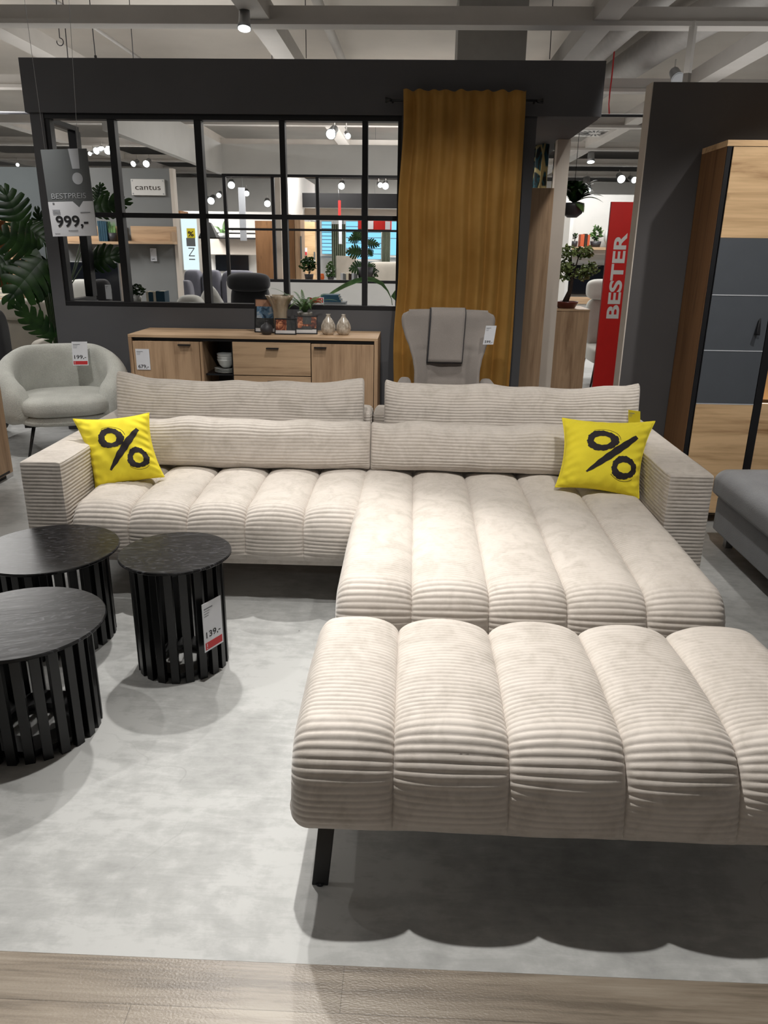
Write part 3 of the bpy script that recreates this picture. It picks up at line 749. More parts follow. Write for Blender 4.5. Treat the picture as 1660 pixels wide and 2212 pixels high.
# decoration on top of the sideboard
T = ZT
def frame(label, x0, x1, y, h, lean, pics, mat=None, turn=0.0):
    t = thing('picture_frame', label, 'picture', ((x0+x1)/2, y, T), turn)
    w = x1-x0; u = Vector((0, math.sin(lean), math.cos(lean))); r = Vector((1, 0, 0)); f = -r.cross(u)*-1
    n_ = r.cross(u)                                # faces the camera side
    b = .008
    mb = MB()
    for (cx, cz, a, e) in ((0, b/2, w, b), (0, h-b/2, w, b), (-w/2+b/2, h/2, b, h), (w/2-b/2, h/2, b, h)):
        mb.obox(r*cx+u*(cz)+Vector((0, 0, .001)), r, u, a, e, .016)
    build('frame', mb, M['black_frame'], t, local=True)
    build('backing', MB().obox(u*(h/2)-n_*.002+Vector((0, 0, .001)), r, u, w-.004, h-.004, .006), M['black_frame'], t, local=True)
    for (m_, a0, a1, b0, b1) in pics:
        build('print', MB().obox(r*((a0+a1)/2-.5)*(w-2*b)+u*(b+(h-2*b)*(b0+b1)/2)+n_*.0025+Vector((0, 0, .001)), r, u, (a1-a0)*(w-2*b), (b1-b0)*(h-2*b), .0012+.0004*(a0+b0)), M[m_], t, local=True)
    build('stand', MB().obox(u*(h*.3)-n_*.03, r, (0, .35, 1), .02, h*.62, .003), M['black_frame'], t, local=True)
    return t
frame('tall poster in black frame with blue cloud print, behind the dark round vase', -1.267, -1.085, 6.22, .265, .12,
      [('photo_wood', 0, 1, .78, 1), ('photo_sky', .06, 1, .42, .80), ('photo_dark', 0, 1, .10, .44), ('photo_white', 0, 1, 0, .10)], turn=-.12)
frame('small black photo frame with warm evening print, in front of the tall glass vase', -1.082, -.912, 6.10, .124, .2,
      [('photo_red', 0, .55, .22, 1), ('photo_dark', .55, 1, .22, 1), ('photo_white', 0, 1, 0, .22)])
frame('black photo frame with fireplace print, in front of the potted fern', -.935, -.752, 6.16, .142, .2,
      [('photo_dark', 0, .3, .2, 1), ('photo_red', .1, .35, .3, 1), ('photo_dark', .35, .75, .55, 1), ('photo_red', .3, .75, .42, .56), ('photo_dark', .3, .8, .2, .42), ('photo_red', .75, 1, .3, 1), ('photo_white', 0, 1, 0, .22)], turn=.06)
def wobv(a, z):
    k = max(0, (z-.18)/.11); return 1+.10*k*math.sin(6*a)+.02*math.sin(12*a)*(1 if z > .02 else 0)
v = build('vase', MB().lathe([(0, 0), (.043, 0), (.05, .01), (.052, .10), (.056, .17), (.066, .22), (.088, .262), (.105, .292), (.100, .292), (.082, .262), (.060, .22), (.05, .17), (.046, .1), (.044, .02), (0, .015)], (-1.052, 6.20, T), 72, True, wobv), M['glass_vase'])
tagit(v, 'tall amber glass vase with wavy flared rim on the sideboard', 'vase')
v = build('vase', MB().lathe([(0, 0), (.030, 0), (.047, .022), (.050, .045), (.040, .072), (.018, .085), (.013, .095), (.013, .103), (.017, .108), (.012, .108), (.010, .1), (0, .095)], (-1.142, 6.08, T), 36), M['black_vase'])
tagit(v, 'small dark round bud vase in front of the tall poster', 'vase')
def wobd(a, z): return 1+.035*math.sin(10*a+z*52)*math.sin(PI*min(1, z/.12))+.03*math.sin(10*a-z*52)*math.sin(PI*min(1, z/.12))
for x, lb in ((-.666, 'left of the two taupe ribbed bottle vases at the sideboard end'), (-.545, 'right of the two taupe ribbed bottle vases at the sideboard end')):
    v = build('vase', MB().lathe([(0, 0), (.036, 0), (.050, .018), (.058, .048), (.055, .075), (.042, .105), (.024, .128), (.016, .142), (.0155, .152), (.019, .158), (.014, .158), (.012, .15), (0, .14)], (x, 6.16, T), 80, True, wobd), M['glaze'])
    tagit(v, lb, 'vase', 'taupe ribbed bottle vases')

# ------------------------------------------------------------------ foliage helpers
def frond(mb, p0, p1, sag, w, n=26, tipn=.25, up=Vector((0, 0, 1))):
    p0, p1 = Vector(p0), Vector(p1); pts = []
    for i in range(n+1):
        f = i/n; q = p0*(1-f)+p1*f; q = q+up*(sag*4*f*(1-f)); pts.append(q)
    mb.tube(pts, [.0022*(1-.7*i/n) for i in range(n+1)], 5)
    for i in range(2, n+1):
        f = i/n; t = (pts[i]-pts[i-1]).normalized(); side = t.cross(up).normalized()
        ww = w*(math.sin(PI*min(1, f*.82+.16))**.8)
        for sgn in (-1, 1):
            e = pts[i]+side*sgn*ww+t*ww*.45-up*ww*.18
            wd = t*(w*.11)
            m_ = pts[i]*.5+e*.5+up*ww*.05
            mb.add([pts[i]-wd, pts[i]+wd, m_+wd*1.2, m_-wd*1.2, e], [(0, 1, 2, 3), (3, 2, 4)])
    return mb
def fern(t, base, n, rad, h, seed, w=.028, mat='leaf_fern', dirs=None, fr='frond'):
    R = random.Random(seed)
    for k in range(n):
        a = 2*PI*k/n+R.uniform(-.3, .3) if not dirs else dirs[k][0]
        l = R.uniform(.6, 1)*rad if not dirs else dirs[k][1]; hh = R.uniform(.25, 1)*h if not dirs else dirs[k][2]
        mb = MB(); frond(mb, base, Vector(base)+Vector((math.cos(a)*l, math.sin(a)*l*.8, hh)), R.uniform(.03, .07)*(rad/.2), w*R.uniform(.8, 1.1))
        build(fr, mb, M[mat], t, fixn=False)
t = thing('potted_fern', 'green fern in a grey stone pot on the sideboard', 'plant', (-.865, 6.27, T))
build('pot', MB().lathe([(0, 0), (.048, 0), (.056, .02), (.060, .085), (.060, .098), (.054, .098), (.052, .08), (0, .078)], (-.865, 6.27, T+.065), 32), plain('speckled_stone', srgb(122, 118, 112), .4, var=.35, sc=40), t)
build('riser', MB().lathe([(0, 0), (.05, 0), (.05, .064), (0, .064)], (-.865, 6.27, T), 24), M['black_frame'], t)
fern(t, (-.865, 6.27, T+.15), 22, .21, .13, 3, .020)
fern(t, (-.865, 6.27, T+.15), 6, .16, .17, 5, .022, dirs=[(PI*.97, .27, .19), (.12, .26, .10), (.4, .22, .15), (1.9, .1, .18), (-1.4, .14, .1), (PI*.75, .15, .16)])

# ================================================================== MUSTARD CURTAIN
cr = thing('curtain_rod', 'short black curtain rod with flared ends on the charcoal partition', 'curtain rod', (.34, W-.09, 2.595))
build('rod', MB().tube([(-.20, W-.085, 2.592), (.885, W-.085, 2.598)], .009, 12), M['black_metal'], cr)
for sx, x in ((-1, -.20), (1, .885)):
    build('finial', MB().tube([(x, W-.085, 2.595), (x+sx*.012, W-.085, 2.595), (x+sx*.045, W-.085, 2.595)], [.011, .013, .020], 14), M['black_metal'], cr)
for x in (-.19, .87):
    build('bracket', bbox(x-.006, x+.006, W-.09, W-.019, 2.585, 2.60), M['black_metal'], cr)
cur = thing('curtain', 'mustard velvet curtain with deep folds hanging behind the wing chair', 'curtain', (.34, W-.09, .02))
nx, nz = 260, 40; G = []
for i in range(nx+1):
    u = i/nx; colm = []
    for j in range(nz+1):
        z = 2.655-(2.655-.02)*j/nz; f = j/nz
        wl = -.118+(.0-.055)*f+.01*math.sin(j*.4); wr = .797+.035*f*math.sin(f*3)
        uu = u+.012*math.sin(u*19+1)+.006*f*math.sin(u*31+3*f)
        x = wl+(wr-wl)*min(1, max(0, uu))
        fold = .034*math.sin(uu*2*PI*6.6+.9*math.sin(f*3+u*5)+.8*math.sin(u*9))+.006*math.sin(uu*2*PI*15+f*2+2*math.sin(u*6))
        fold *= .55+.6*f
        pin = .006*math.sin(uu*90)*math.exp(-f*25)
        colm.append((x, W-.125-fold+pin-.004*math.sin(f*9+u*7)-(.014 if j < 1 else 0)*0, z+.006*math.sin(uu*2*PI*9)*(1 if j == 0 else 0)))
    G.append(colm)
cl = build('cloth', MB().grid(G), M['mustard'], cur, fixn=False)
so = cl.modifiers.new('thick', 'SOLIDIFY'); so.thickness = .003

# ================================================================== WING CHAIR
wc = thing('wing_chair', 'taupe velour wing chair with flared back, in front of the mustard curtain', 'armchair', (.25, 5.55, 0))
def prof_w(z):      # half width of the back at height z
    pts = [(.40, .235), (.55, .235), (.63, .232), (.72, .232), (.80, .245), (.88, .27), (.96, .305), (1.03, .328), (1.08, .333), (1.112, .318), (1.125, .28)]
    for (a, wa), (b, wb) in zip(pts, pts[1:]):
        if z <= b: 
            f = (z-a)/(b-a); f = f*f*(3-2*f)*.4+f*.6; return wa+(wb-wa)*f
    return pts[-1][1]
G = []; nz, nu = 40, 40
front = []; back = []
for j in range(nz+1):
    z = .40+(1.125-.40)*j/nz; hw = prof_w(z); lean = (z-.4)*.16
    fr_, bk = [], []
    for i in range(nu+1):
        u = -1+2*i/nu
        wing = .13*abs(u)**2.5*(.6+.4*math.sin(PI*min(1, (z-.4)/.6)))
        tuft = -.012*math.exp(-((abs(u)-.58)/.05)**2)*(1 if z < .88 else .25)-.010*math.exp(-((z-.86)/.012)**2)*math.exp(-((abs(u)-.65)/.25)**4)-.010*math.exp(-((z-.665)/.012)**2)*(abs(u) < .6)
        edge = max(0, 1-((1-abs(u))/.08))**2 if abs(u) > .92 else 0
        top = max(0, 1-(1.125-z)/.035)**2
        y = 5.56+lean-wing-.045+.03*max(edge, top)-tuft
        fr_.append((.252+u*hw, y, z)); bk.append((.252+u*(hw-.0), 5.56+lean-wing*.85+.045-.03*max(edge, top), z))
    front.append(fr_); back.append(bk)
mb = MB(); rows = []
for j in range(nz+1): rows.append(front[j]+back[j][::-1])
mb.grid(rows, False, True)
mb.grid([front[-1], [(p[0]*.5+q[0]*.5, p[1]*.5+q[1]*.5, p[2]+.012) for p, q in zip(front[-1], back[-1])], back[-1]])
mb.grid([front[0], back[0]])
build('backrest', mb, M['taupe'], wc)
def pad(x0, x1, y0, y1, z0, z1, p=4.0, n=28, crown=.0):
    mb = MB(); rows = []
    cx, cy, cz = (x0+x1)/2, (y0+y1)/2, (z0+z1)/2
    for j in range(n+1):
        ph = -PI/2+PI*j/n; row = []
        for i in range(n*2):
            th = 2*PI*i/(n*2)
            f = lambda c_, e_: math.copysign(abs(c_)**(2/e_), c_)
            row.append((cx+(x1-x0)/2*f(math.cos(ph), p)*f(math.cos(th), p), cy+(y1-y0)/2*f(math.cos(ph), p)*f(math.sin(th), p), cz+(z1-z0)/2*f(math.sin(ph), p)+crown*math.cos(ph)))
        rows.append(row)
    return mb.grid(rows, False, True)
build('seat', pad(-.02, .52, 5.02, 5.56, .30, .47, 6), M['taupe'], wc)
for s_, x0, x1 in ((-1, -.125, -.01), (1, .50, .615)):
    mb = MB(); rows = []
    for i in range(25):
        f = i/24; y = 5.03+f*.50; zt = .635+.035*f; xc_ = (x0+x1)/2+s_*.03*(1-f)-s_*.02*f
        rows.append([(xc_+math.copysign(abs(math.cos(a))**.6, math.cos(a))*.055, y, (.28+zt)/2+math.copysign(abs(math.sin(a))**.5, math.sin(a))*(zt-.28)/2) for a in [2*PI*k/28 for k in range(28)]])
    mb.grid(rows, False, True); mb.add(rows[0], [tuple(range(28))]); mb.add(rows[-1], [tuple(range(28))])
    build('armrest', mb, M['taupe'], wc, bevel=.01)
for x, y in ((0, 5.08), (.5, 5.08), (.02, 5.6), (.48, 5.6)):
    build('leg', MB().tube([(x, y, .31), (x*1.06-.015, y+(.02 if y > 5.3 else -.02), 0)], [.018, .011], 10), M['black_metal'], wc)
hc = thing('headrest_cover', 'folded taupe headrest cloth draped over the top of the wing chair', 'headrest cover', (.245, 5.6, .78))
def hang(off, x0, x1, zb, xsh=0):
    rows = []
    path = [(5.72, 1.02), (5.745, 1.12), (5.715, 1.142), (5.66, 1.146), (5.615, 1.135), (5.592, 1.11)]+[(5.585-.0-(1.1-z)*.17, z) for z in np.linspace(1.09, zb, 14)]
    for k, (y, z) in enumerate(path):
        rows.append([(x0+(x1-x0)*i/12+xsh*max(0, 1.1-z), y-off+.0025*math.sin(i*.9+z*9), z+off*.3*(k < 6)) for i in range(13)])
    return MB().grid(rows)
c1 = build('lower_layer', hang(.006, .122, .378, .772, -.05), M['black_vase'], hc, fixn=False); s1 = c1.modifiers.new('t', 'SOLIDIFY'); s1.thickness = .005
c1 = build('upper_layer', hang(.016, .132, .372, .782, -.05), M['taupe'], hc, fixn=False); s1 = c1.modifiers.new('t', 'SOLIDIFY'); s1.thickness = .008
price_tag((.525, 5.395, .925), (1, .12, .0), (.12, 0, 1), .073, .128, '599,-', 'white price tag hanging on the right wing of the taupe chair', bar=False)

# ================================================================== ROUND BOUCLE CHAIR
rc = thing('tub_chair', 'round grey boucle tub chair on black legs, left of the sofa', 'armchair', (-2.72, 5.86, 0))
CX, CY = -2.715, 5.86
A, B = .385, .33
rows = []; N = 64
for i in range(N+1):
    f = -1+2*i/N; ang = PI/2+f*D2R(142)         # 90 deg = back
    e = abs(f)
    top = .79-.28*max(0, (e-.28)/.72)**1.4 - .06*max(0, (e-.9)/.1)**2
    bot = .25+.03*max(0, (e-.85)/.15)
    cx, cy = CX+A*math.cos(ang), CY+B*math.sin(ang)
    nx_, ny_ = math.cos(ang), math.sin(ang)
    th = .075+.012*e
    if e > .93: th *= math.sqrt(max(.02, 1-((e-.93)/.07)**2)); 
    row = []
    for k in range(28):
        a = 2*PI*k/28; ca, sa = math.cos(a), math.sin(a)
        o_ = math.copysign(abs(ca)**.75, ca)*th; zz = (top+bot)/2+math.copysign(abs(sa)**.7, sa)*(top-bot)/2*(.55+.45*min(1, th/.05))
        bulge = .04*(1-((zz-(.3+.1))/(.3))**2) if True else 0
        q = o_+max(-.03, bulge)*(1 if True else 0)
        row.append((cx+nx_*q, cy+ny_*q, zz))
    rows.append(row)
mb = MB().grid(rows, False, True); mb.add(rows[0], [tuple(range(28))], True); mb.add(rows[-1], [tuple(range(28))], True)
build('shell', mb, M['boucle'], rc)
build('seat_cushion', pad(CX-.335, CX+.345, 5.44, 6.12, .29, .465, 3.2, crown=.015), M['boucle'], rc)
build('seat_base', pad(CX-.34, CX+.34, 5.47, 6.12, .235, .34, 3.0), M['boucle'], rc)
fr = MB()
for s_ in (-1, 1): fr.box(CX-.30, CX+.30, 5.86+s_*.22-.012, 5.86+s_*.22+.012, .232, .256)
for s_ in (-1, 1): fr.box(CX+s_*.26-.012, CX+s_*.26+.012, 5.62, 6.1, .232, .256)
build('leg_frame', fr, M['black_metal'], rc)
for sx, sy in ((-1, -1), (1, -1), (-1, 1), (1, 1)):
    build('leg', MB().tube([(CX+sx*.235, CY+sy*.22, .25), (CX+sx*.30, CY+sy*.29, 0)], [.014, .009], 10), M['black_metal'], rc)
build('care_label', bbox(CX+.358, CX+.40, 5.50, 5.502, .36, .40), M['grey_ink'], rc) if False else None
rc.rotation_euler = (0, 0, .42)
price_tag((-2.64, 6.05, .63), (1, .2, 0), (0, .12, 1), .118, .185, '199,-', 'white price tag with red strip on the round boucle chair')

# ================================================================== LEFT CABINET EDGE
lc = thing('low_cabinet', 'oak cabinet with dark plinth cut off by the left picture edge', 'cabinet', (-3.05, 4.6, 0))
build('side_board', bbox(-2.795, -2.77, 4.2, 5.045, .035, .70), M['oak_v'], lc, .002)
build('body', bbox(-3.30, -2.797, 4.22, 5.03, .05, .69), M['oak_v'], lc, .002)
build('top_board', bbox(-3.31, -2.77, 4.19, 5.05, .70, .722), M['oak_y'], lc, .002)
build('plinth', bbox(-3.28, -2.80, 4.24, 5.0, 0, .034), M['black_frame'], lc)
build('shadow_gap', bbox(-2.772, -2.769, 4.2, 5.0, .04, .055), M['black_frame'], lc)

# ================================================================== OAK CABINET RIGHT
ac = thing('tall_cabinet', 'tall oak display cabinet with grey door panels against the right partition', 'cabinet', (2.1, 4.6, 0))
A0, AY = 1.605, 4.42; ZC = 2.098
U = .355
build('side_board', bbox(A0, A0+.025, AY, 4.79, .05, ZC-.03), M['walnut_v'], ac, .002)
build('top_board', bbox(A0, A0+1.6, AY-.003, 4.79, ZC-.03, ZC), M['oak_warm_h'], ac, .002)
build('bottom_board', bbox(A0+.03, A0+1.55, AY+.01, 4.79, .05, .075), M['oak_warm_h'], ac, .002)
build('stile', bbox(A0+.002, A0+.026, AY-.008, AY-.0005, .04, ZC-.031), M['black_frame'], ac)
build('back_panel', bbox(A0+.4, A0+1.6, 4.77, 4.79, .08, ZC-.03), M['oak_warm_h'], ac)
dr = build('door', bbox(A0+.028, A0+U, AY-.012, AY+.008, .06, ZC-.034), M['black_frame'], ac)
z0 = AY-.012
def dz(y, x=1600): return at(x, y, AY-.015).z
M['anth'] = plain('anthracite_glass', srgb(82, 86, 92), .32, var=.03)
zs = [ZC-.034, dz(514, 1620), dz(638, 1610), dz(758, 1600), dz(873, 1590)]
build('wood_panel', bbox(A0+.03, A0+U-.002, AY-.018, AY-.0125, zs[1], zs[0]), M['oak_warm_h'], dr)
for a, b in ((zs[2], zs[1]), (zs[3], zs[2]), (zs[4], zs[3])):
    build('grey_panel', bbox(A0+.03, A0+U-.002, AY-.017, AY-.0125, a+.003, b-.001), M['anth'], dr)
for z in zs[2:]:
    build('metal_strip', bbox(A0+.03, A0+U-.002, AY-.019, AY-.0125, z-.0025, z+.0025), M['sign_light'], dr)  # pale grey colour stands in for the bright reflection on the metal
build('wood_panel', bbox(A0+.03, A0+U-.002, AY-.018, AY-.0125, .07, zs[4]-.003), M['oak_warm_h'], dr)
hz = dz(705, 1625)
build('handle', MB().hexa([(A0+U-.065, AY-.05, hz-.035), (A0+U-.045, AY-.05, hz-.045), (A0+U-.045, AY-.0185, hz-.03), (A0+U-.065, AY-.0185, hz-.045)], [(A0+U-.055, AY-.03, hz+.04), (A0+U-.045, AY-.03, hz+.045), (A0+U-.045, AY-.0185, hz+.045), (A0+U-.055, AY-.0185, hz+.03)]), M['black_frame'], dr)
build('stile', bbox(A0+U+.001, A0+U+.045, AY-.02, AY+.0, .04, ZC-.031), M['black_frame'], ac)
# open lit vitrine beside the door: end-grain back, glass shelf, lower oak front
build('inner_side', bbox(A0+U+.046, A0+U+.05, AY, 4.769, .08, ZC-.031), M['oak_v'], ac)
build('end_grain_back', bbox(A0+U+.05, A0+1.5, 4.5, 4.52, dz(873, 1640)+.01, dz(650, 1650)), M['endgrain'], ac)
build('glass_shelf', bbox(A0+U+.05, A0+1.5, AY+.02, 4.76, dz(755, 1650), dz(755, 1650)+.008), M['white_ceramic'], ac)
build('lower_front', bbox(A0+U+.046, A0+1.5, AY-.012, AY+.008, .06, dz(873, 1640)), M['oak_warm_h'], ac, .001)
build('light_strip', bbox(A0+U+.05, A0+1.5, AY+.009, AY+.02, dz(873, 1640)-.01, dz(873, 1640)), emit('shelf_light', (1, .86, .66, 1), 3), ac)

# ================================================================== GREY LOUNGE ELEMENT RIGHT
pf = thing('grey_daybed', 'dark grey cord lounge sofa end with metal foot, right of the cream sofa', 'sofa', (2.3, 3.4, 0))
def slab(x0, x1, y0, y1, z0, z1, r, crown=0.0, n=30):
    rows = []
    for i in range(n+1):
        f = i/n; d = min(f, 1-f)*(y1-y0); e = r-math.sqrt(max(0, r*r-max(0, r-d)**2))
        y = y0+(y1-y0)*f; row = []
        P_ = rr(x0+e*.7, x1-e*.7, z0+e*.2, z1-e*.8, r*.4, r, r, r*.4, crown*math.sin(PI*f)**.5)
        row = [(a, y, b) for a, b in P_]; rows.append(row)
    m_ = len(rows[0]); mb = MB().grid(rows, False, True); mb.add(rows[0], [tuple(range(m_))]); mb.add(rows[-1], [tuple(range(m_))]); return mb
build('seat_cushion', slab(1.675, 2.75, 2.6, 4.14, .285, .43, .07, .02), M['grey_fabric'], pf)
build('base', slab(1.70, 2.73, 2.62, 4.11, .09, .30, .035), M['grey_fabric'], pf)
for x, y in ((1.78, 4.02), (2.6, 4.02), (1.78, 2.75), (2.6, 2.75)):
    build('foot', bbox(x-.02, x+.02, y-.02, y+.02, 0, .09), M['steel'], pf, .002)
# yellow tag on the right rear cushion
o1 = at(1371, 938, 3.94)
yt = price_tag(o1, (.8, -.55, 0), (-.12, 0, 1), .062, .125, '%', 'yellow discount tag with percent sign at the corner of the right rear cushion', bar=False, card=M['yellow_card'])
# hanging price board on wires
bd = thing('price_board', 'grey and white hanging price board reading 999, in front of the lattice window', 'sign', tuple(at(150, 510, 4.9)))
YB = 4.9
TLb, TRb, BRb, BLb = at(88, 323, YB), at(187, 322, YB), at(211, 509, YB), at(115, 511, YB)
rb_ = (BRb-BLb).normalized(); ub = ((TLb-BLb)+(TRb-BRb)).normalized(); wB = (BRb-BLb).length; hB = (TLb-BLb).length
cB = (TLb+TRb+BRb+BLb)/4; nB = rb_.cross(ub)
def on(u, v, lift=.004): return BLb+rb_*(u*wB)+ub*(v*hB)+nB*lift
build('panel', MB().obox(cB, rb_, ub, wB, hB, .006), M['sign_grey'], bd)
build('price_sheet', MB().add([on(0, 0), on(1, 0), on(1, .405), on(.78, .405), on(.68, .335), on(.55, .405), on(0, .405)], [(0, 1, 2, 3, 4, 5, 6)]), M['paper'], bd, fixn=False)
build('exclamation_bar', MB().add([on(.64, .775), on(.80, .775), on(.82, 1), on(.60, 1)], [(0, 1, 2, 3)]), M['sign_light'], bd, fixn=False)
build('exclamation_dot', MB().add([on(.725+.115*math.cos(a), .665+.068*math.sin(a)) for a in [2*PI*k/32 for k in range(32)]], [tuple(range(32))]), M['sign_light'], bd, fixn=False)
text('bestpreis_lettering', 'BESTPREIS', M['sign_light'], bd, on(.10, .44, .0045), rb_, ub, hB*.062, wB*.76, -.008)
text('price_lettering', '999,-', M['ink'], bd, on(.12, .115, .0055), rb_, ub, hB*.125, wB*.72, .02)
text('small_print', 'WOHNWAND', M['ink'], bd, on(.37, .055, .0055), rb_, ub, hB*.016, wB*.22, .01)
ln = MB()
for k in range(5): ln.obox(on(.16-.0, .31-.012*k, .0055), rb_, ub, wB*(.17-.01*(k % 2)), hB*.005, .0004)
ln.obox(on(.80, .275, .0055), rb_, ub, wB*.22, hB*.008, .0004).obox(on(.12, .035, .0055), rb_, ub, wB*.12, hB*.004, .0004).obox(on(.12, .385, .0055), rb_, ub, wB*.04, hB*.018, .0004)
build('fine_print', ln, M['grey_ink'], bd)
for (u, x_) in ((.1, 53), (.82, 149)):
    a = on(u, 1); b_ = at(x_, 0, YB); dn = (b_-a).normalized(); b_ = a+dn*((3.945-a.z)/dn.z)
    build('wire', MB().tube([a, b_], .0012, 5), M['steel'], bd)

# ================================================================== BEHIND THE PARTITION
def prange(x0, y0, x1, y1, Y):
    a, b = at(x0, y1, Y), at(x1, y0, Y); c_, d_ = at(x0, y0, Y), at(x1, y1, Y)
    return (a.x+c_.x)/2, (b.x+d_.x)/2, (a.z+d_.z)/2, (b.z+c_.z)/2
def pb(x0, y0, x1, y1, Y, dep, floor=False):
    a, b, c_, d_ = prange(x0, y0, x1, y1, Y)
    return bbox(a, b, Y, Y+dep, 0 if floor else c_, d_)
def one(name, mb, mat, label, cat, group=None, bevel=0):
    return build(name, mb, mat, None, bevel, label, cat, group)
# --- grey booth wall with the cantus plate
struct('wall_far_left', bbox(-5.0, -3.26, 10.9, 11.0, 0, 2.5), M['grey_paint'])
struct('wall_far_left_dark', bbox(-9.5, -5.0, 10.9, 11.0, 0, 2.5), plain('slate_paint', srgb(84, 90, 92), .85, var=.03, sc=3))
struct('trim_30', bbox(-3.2595, -3.215, 10.88, 11.02, 0, 2.5), M['warm_white'])
sg = thing('brand_plate', 'white rectangular plate with grey lettering on the grey booth wall', 'sign', tuple(at(320, 422, 10.87)))
a, b, c_, d_ = prange(284, 387, 356, 422, 10.87)
build('plate', bbox(a, b, 10.862, 10.899, c_, d_), M['white_paint'], sg, .002)
text('lettering', 'cantus', M['bark'], sg, ((a+b)/2-(b-a)*.38, 10.861, c_+(d_-c_)*.34), (1, 0, 0), (0, 0, 1), (d_-c_)*.34, (b-a)*.76, .0)
for x in (a+.02, b-.02):
    for z in (c_+.02, d_-.02): build('screw', MB().obox((x, 10.861, z), (1, 0, 0), (0, 0, 1), .014, .014, .004), M['steel'], sg)
def wallshelf(label, x0, y0, x1, y1, Y, dep):
    t = thing('wall_shelf', label, 'shelf', tuple(at((x0+x1)/2, y1, Y)))
    a, b, c_, d_ = prange(x0, y0, x1, y1, Y)
    build('back_board', bbox(a, b, Y+dep-.02, Y+dep, c_, d_), M['oak_h'], t)
    build('shelf_board', bbox(a, b, Y, Y+dep-.0205, c_, c_+.035), M['oak_h'], t)
    build('end_board', bbox(b-.03, b, Y, Y+dep-.0205, c_+.036, c_+(d_-c_)*.7), M['oak_v'], t); return c_+.035
wallshelf('oak wall shelf with upright back board below the white brand plate', 272, 488, 372, 527, 10.66, .22)
zs2 = wallshelf('oak wall shelf carrying teal books behind the hanging price board', 120, 487, 262, 527, 10.66, .22)
def books(spots, Y, z, dep, mats, labels, group=None):
    for k, (x0, x1, ytop) in enumerate(spots):
        a = at(x0, ytop, Y); b = at(x1, ytop, Y)
        t = thing('book', labels[k] if len(labels) > k else labels[-1], 'book', (a.x, Y, z), 0, group)
        build('cover', MB().box(a.x, a.x+.003, Y, Y+dep, z, a.z).box(b.x-.004, b.x-.001, Y, Y+dep, z, a.z).box(a.x, b.x-.001, Y-.003, Y, z, a.z), mats[k % len(mats)], t)
        build('pages', bbox(a.x+.0032, b.x-.0042, Y+.001, Y+dep-.004, z+.002, a.z-.003), M['cream'], t)
books([(210, 214.5, 477), (215, 219.5, 477), (220, 224.5, 478), (225, 229, 478)], 10.68, zs2+.001, .15, [M['teal_book']],
      ['first teal book from the left on the shelf behind the price board', 'second teal book from the left on the shelf behind the price board', 'third teal book from the left on the shelf behind the price board', 'rightmost teal book on the shelf behind the price board, next to the grass pot'], 'teal books on the wall shelf')
gp = thing('grass_pot', 'dark pot of upright green grass on the wall shelf', 'plant', tuple(at(244, 515, 10.72)))
ga = at(244, 515, 10.74); ga.z = zs2
build('pot', MB().lathe([(0, 0), (.05, 0), (.062, .11), (.055, .11), (0, .10)], ga, 20), M['black_vase'], gp)
R = random.Random(4); mb = MB()
for k in range(60):
    x, y = R.uniform(-.045, .045), R.uniform(-.04, .04); h = R.uniform(.12, .19); l = R.uniform(-.02, .02)
    mb.add([(ga.x+x-.003, ga.y+y, ga.z+.09), (ga.x+x+.003, ga.y+y, ga.z+.09), (ga.x+x+l, ga.y+y, ga.z+.09+h)], [(0, 1, 2)])
build('grass', mb, M['leaf_pale'], gp, fixn=False)
price_tag(at(333, 564, 10.87), (1, 0, 0), (0, 0, 1), .085, .165, '349,-', 'small white price tag on the grey booth wall under the oak shelf', bar=False)
# TV and white pieces low behind the window at the left
tv = thing('television', 'large black television behind the left window panes', 'television', tuple(at(200, 655, 9.6)))
a, b, c_, d_ = prange(146, 565, 262, 690, 9.6)
build('screen', bbox(a+.015, b-.015, 9.598, 9.60, c_+.015, d_-.015), M['dark_plastic'], tv)
build('housing', bbox(a, b, 9.6005, 9.66, c_, d_), M['steel'], tv, .004)
build('stand', bbox((a+b)/2-.3, (a+b)/2+.3, 9.5, 9.7, .5, c_), M['black_metal'], tv)
one('media_board', bbox(a-.3, b+.3, 9.3, 9.8, 0, .5), M['oak_h'], 'low oak media board under the black television behind the window', 'cabinet')
wch = thing('armchair', 'white armchair seen through the leftmost window panes', 'armchair', tuple(at(165, 700, 8.9)[:2])+(0,))
a, b, c_, d_ = prange(140, 604, 214, 690, 8.9)
build('backrest', pad(a, b, 8.92, 9.1, .4, d_, 4), M['light_fabric'], wch); build('seat', pad(a-.05, b-.02, 8.42, 9.0, .0, .45, 5), M['light_fabric'], wch)
dcu = one('cushion', pad(*[at(203, 655, 8.1).x, at(240, 655, 8.1).x], 8.05, 8.2, at(203, 665, 8.1).z, at(230, 603, 8.1).z, 3.2), M['dark_fabric'], 'dark grey scatter cushion beside the white armchair behind the window', 'cushion')
one('side_pouf', bbox(at(196, 660, 8.1).x, at(250, 660, 8.1).x, 7.98, 8.34, 0, at(203, 665, 8.1).z-.001), M['dark_fabric'], 'dark pouf under the scatter cushion behind the window', 'pouf', None, .02)
price_tag(at(236, 646, 7.95), (1, 0, 0), (0, 0, 1), .06, .14, '', 'blank white tag hanging in front of the dark scatter cushion', bar=False)
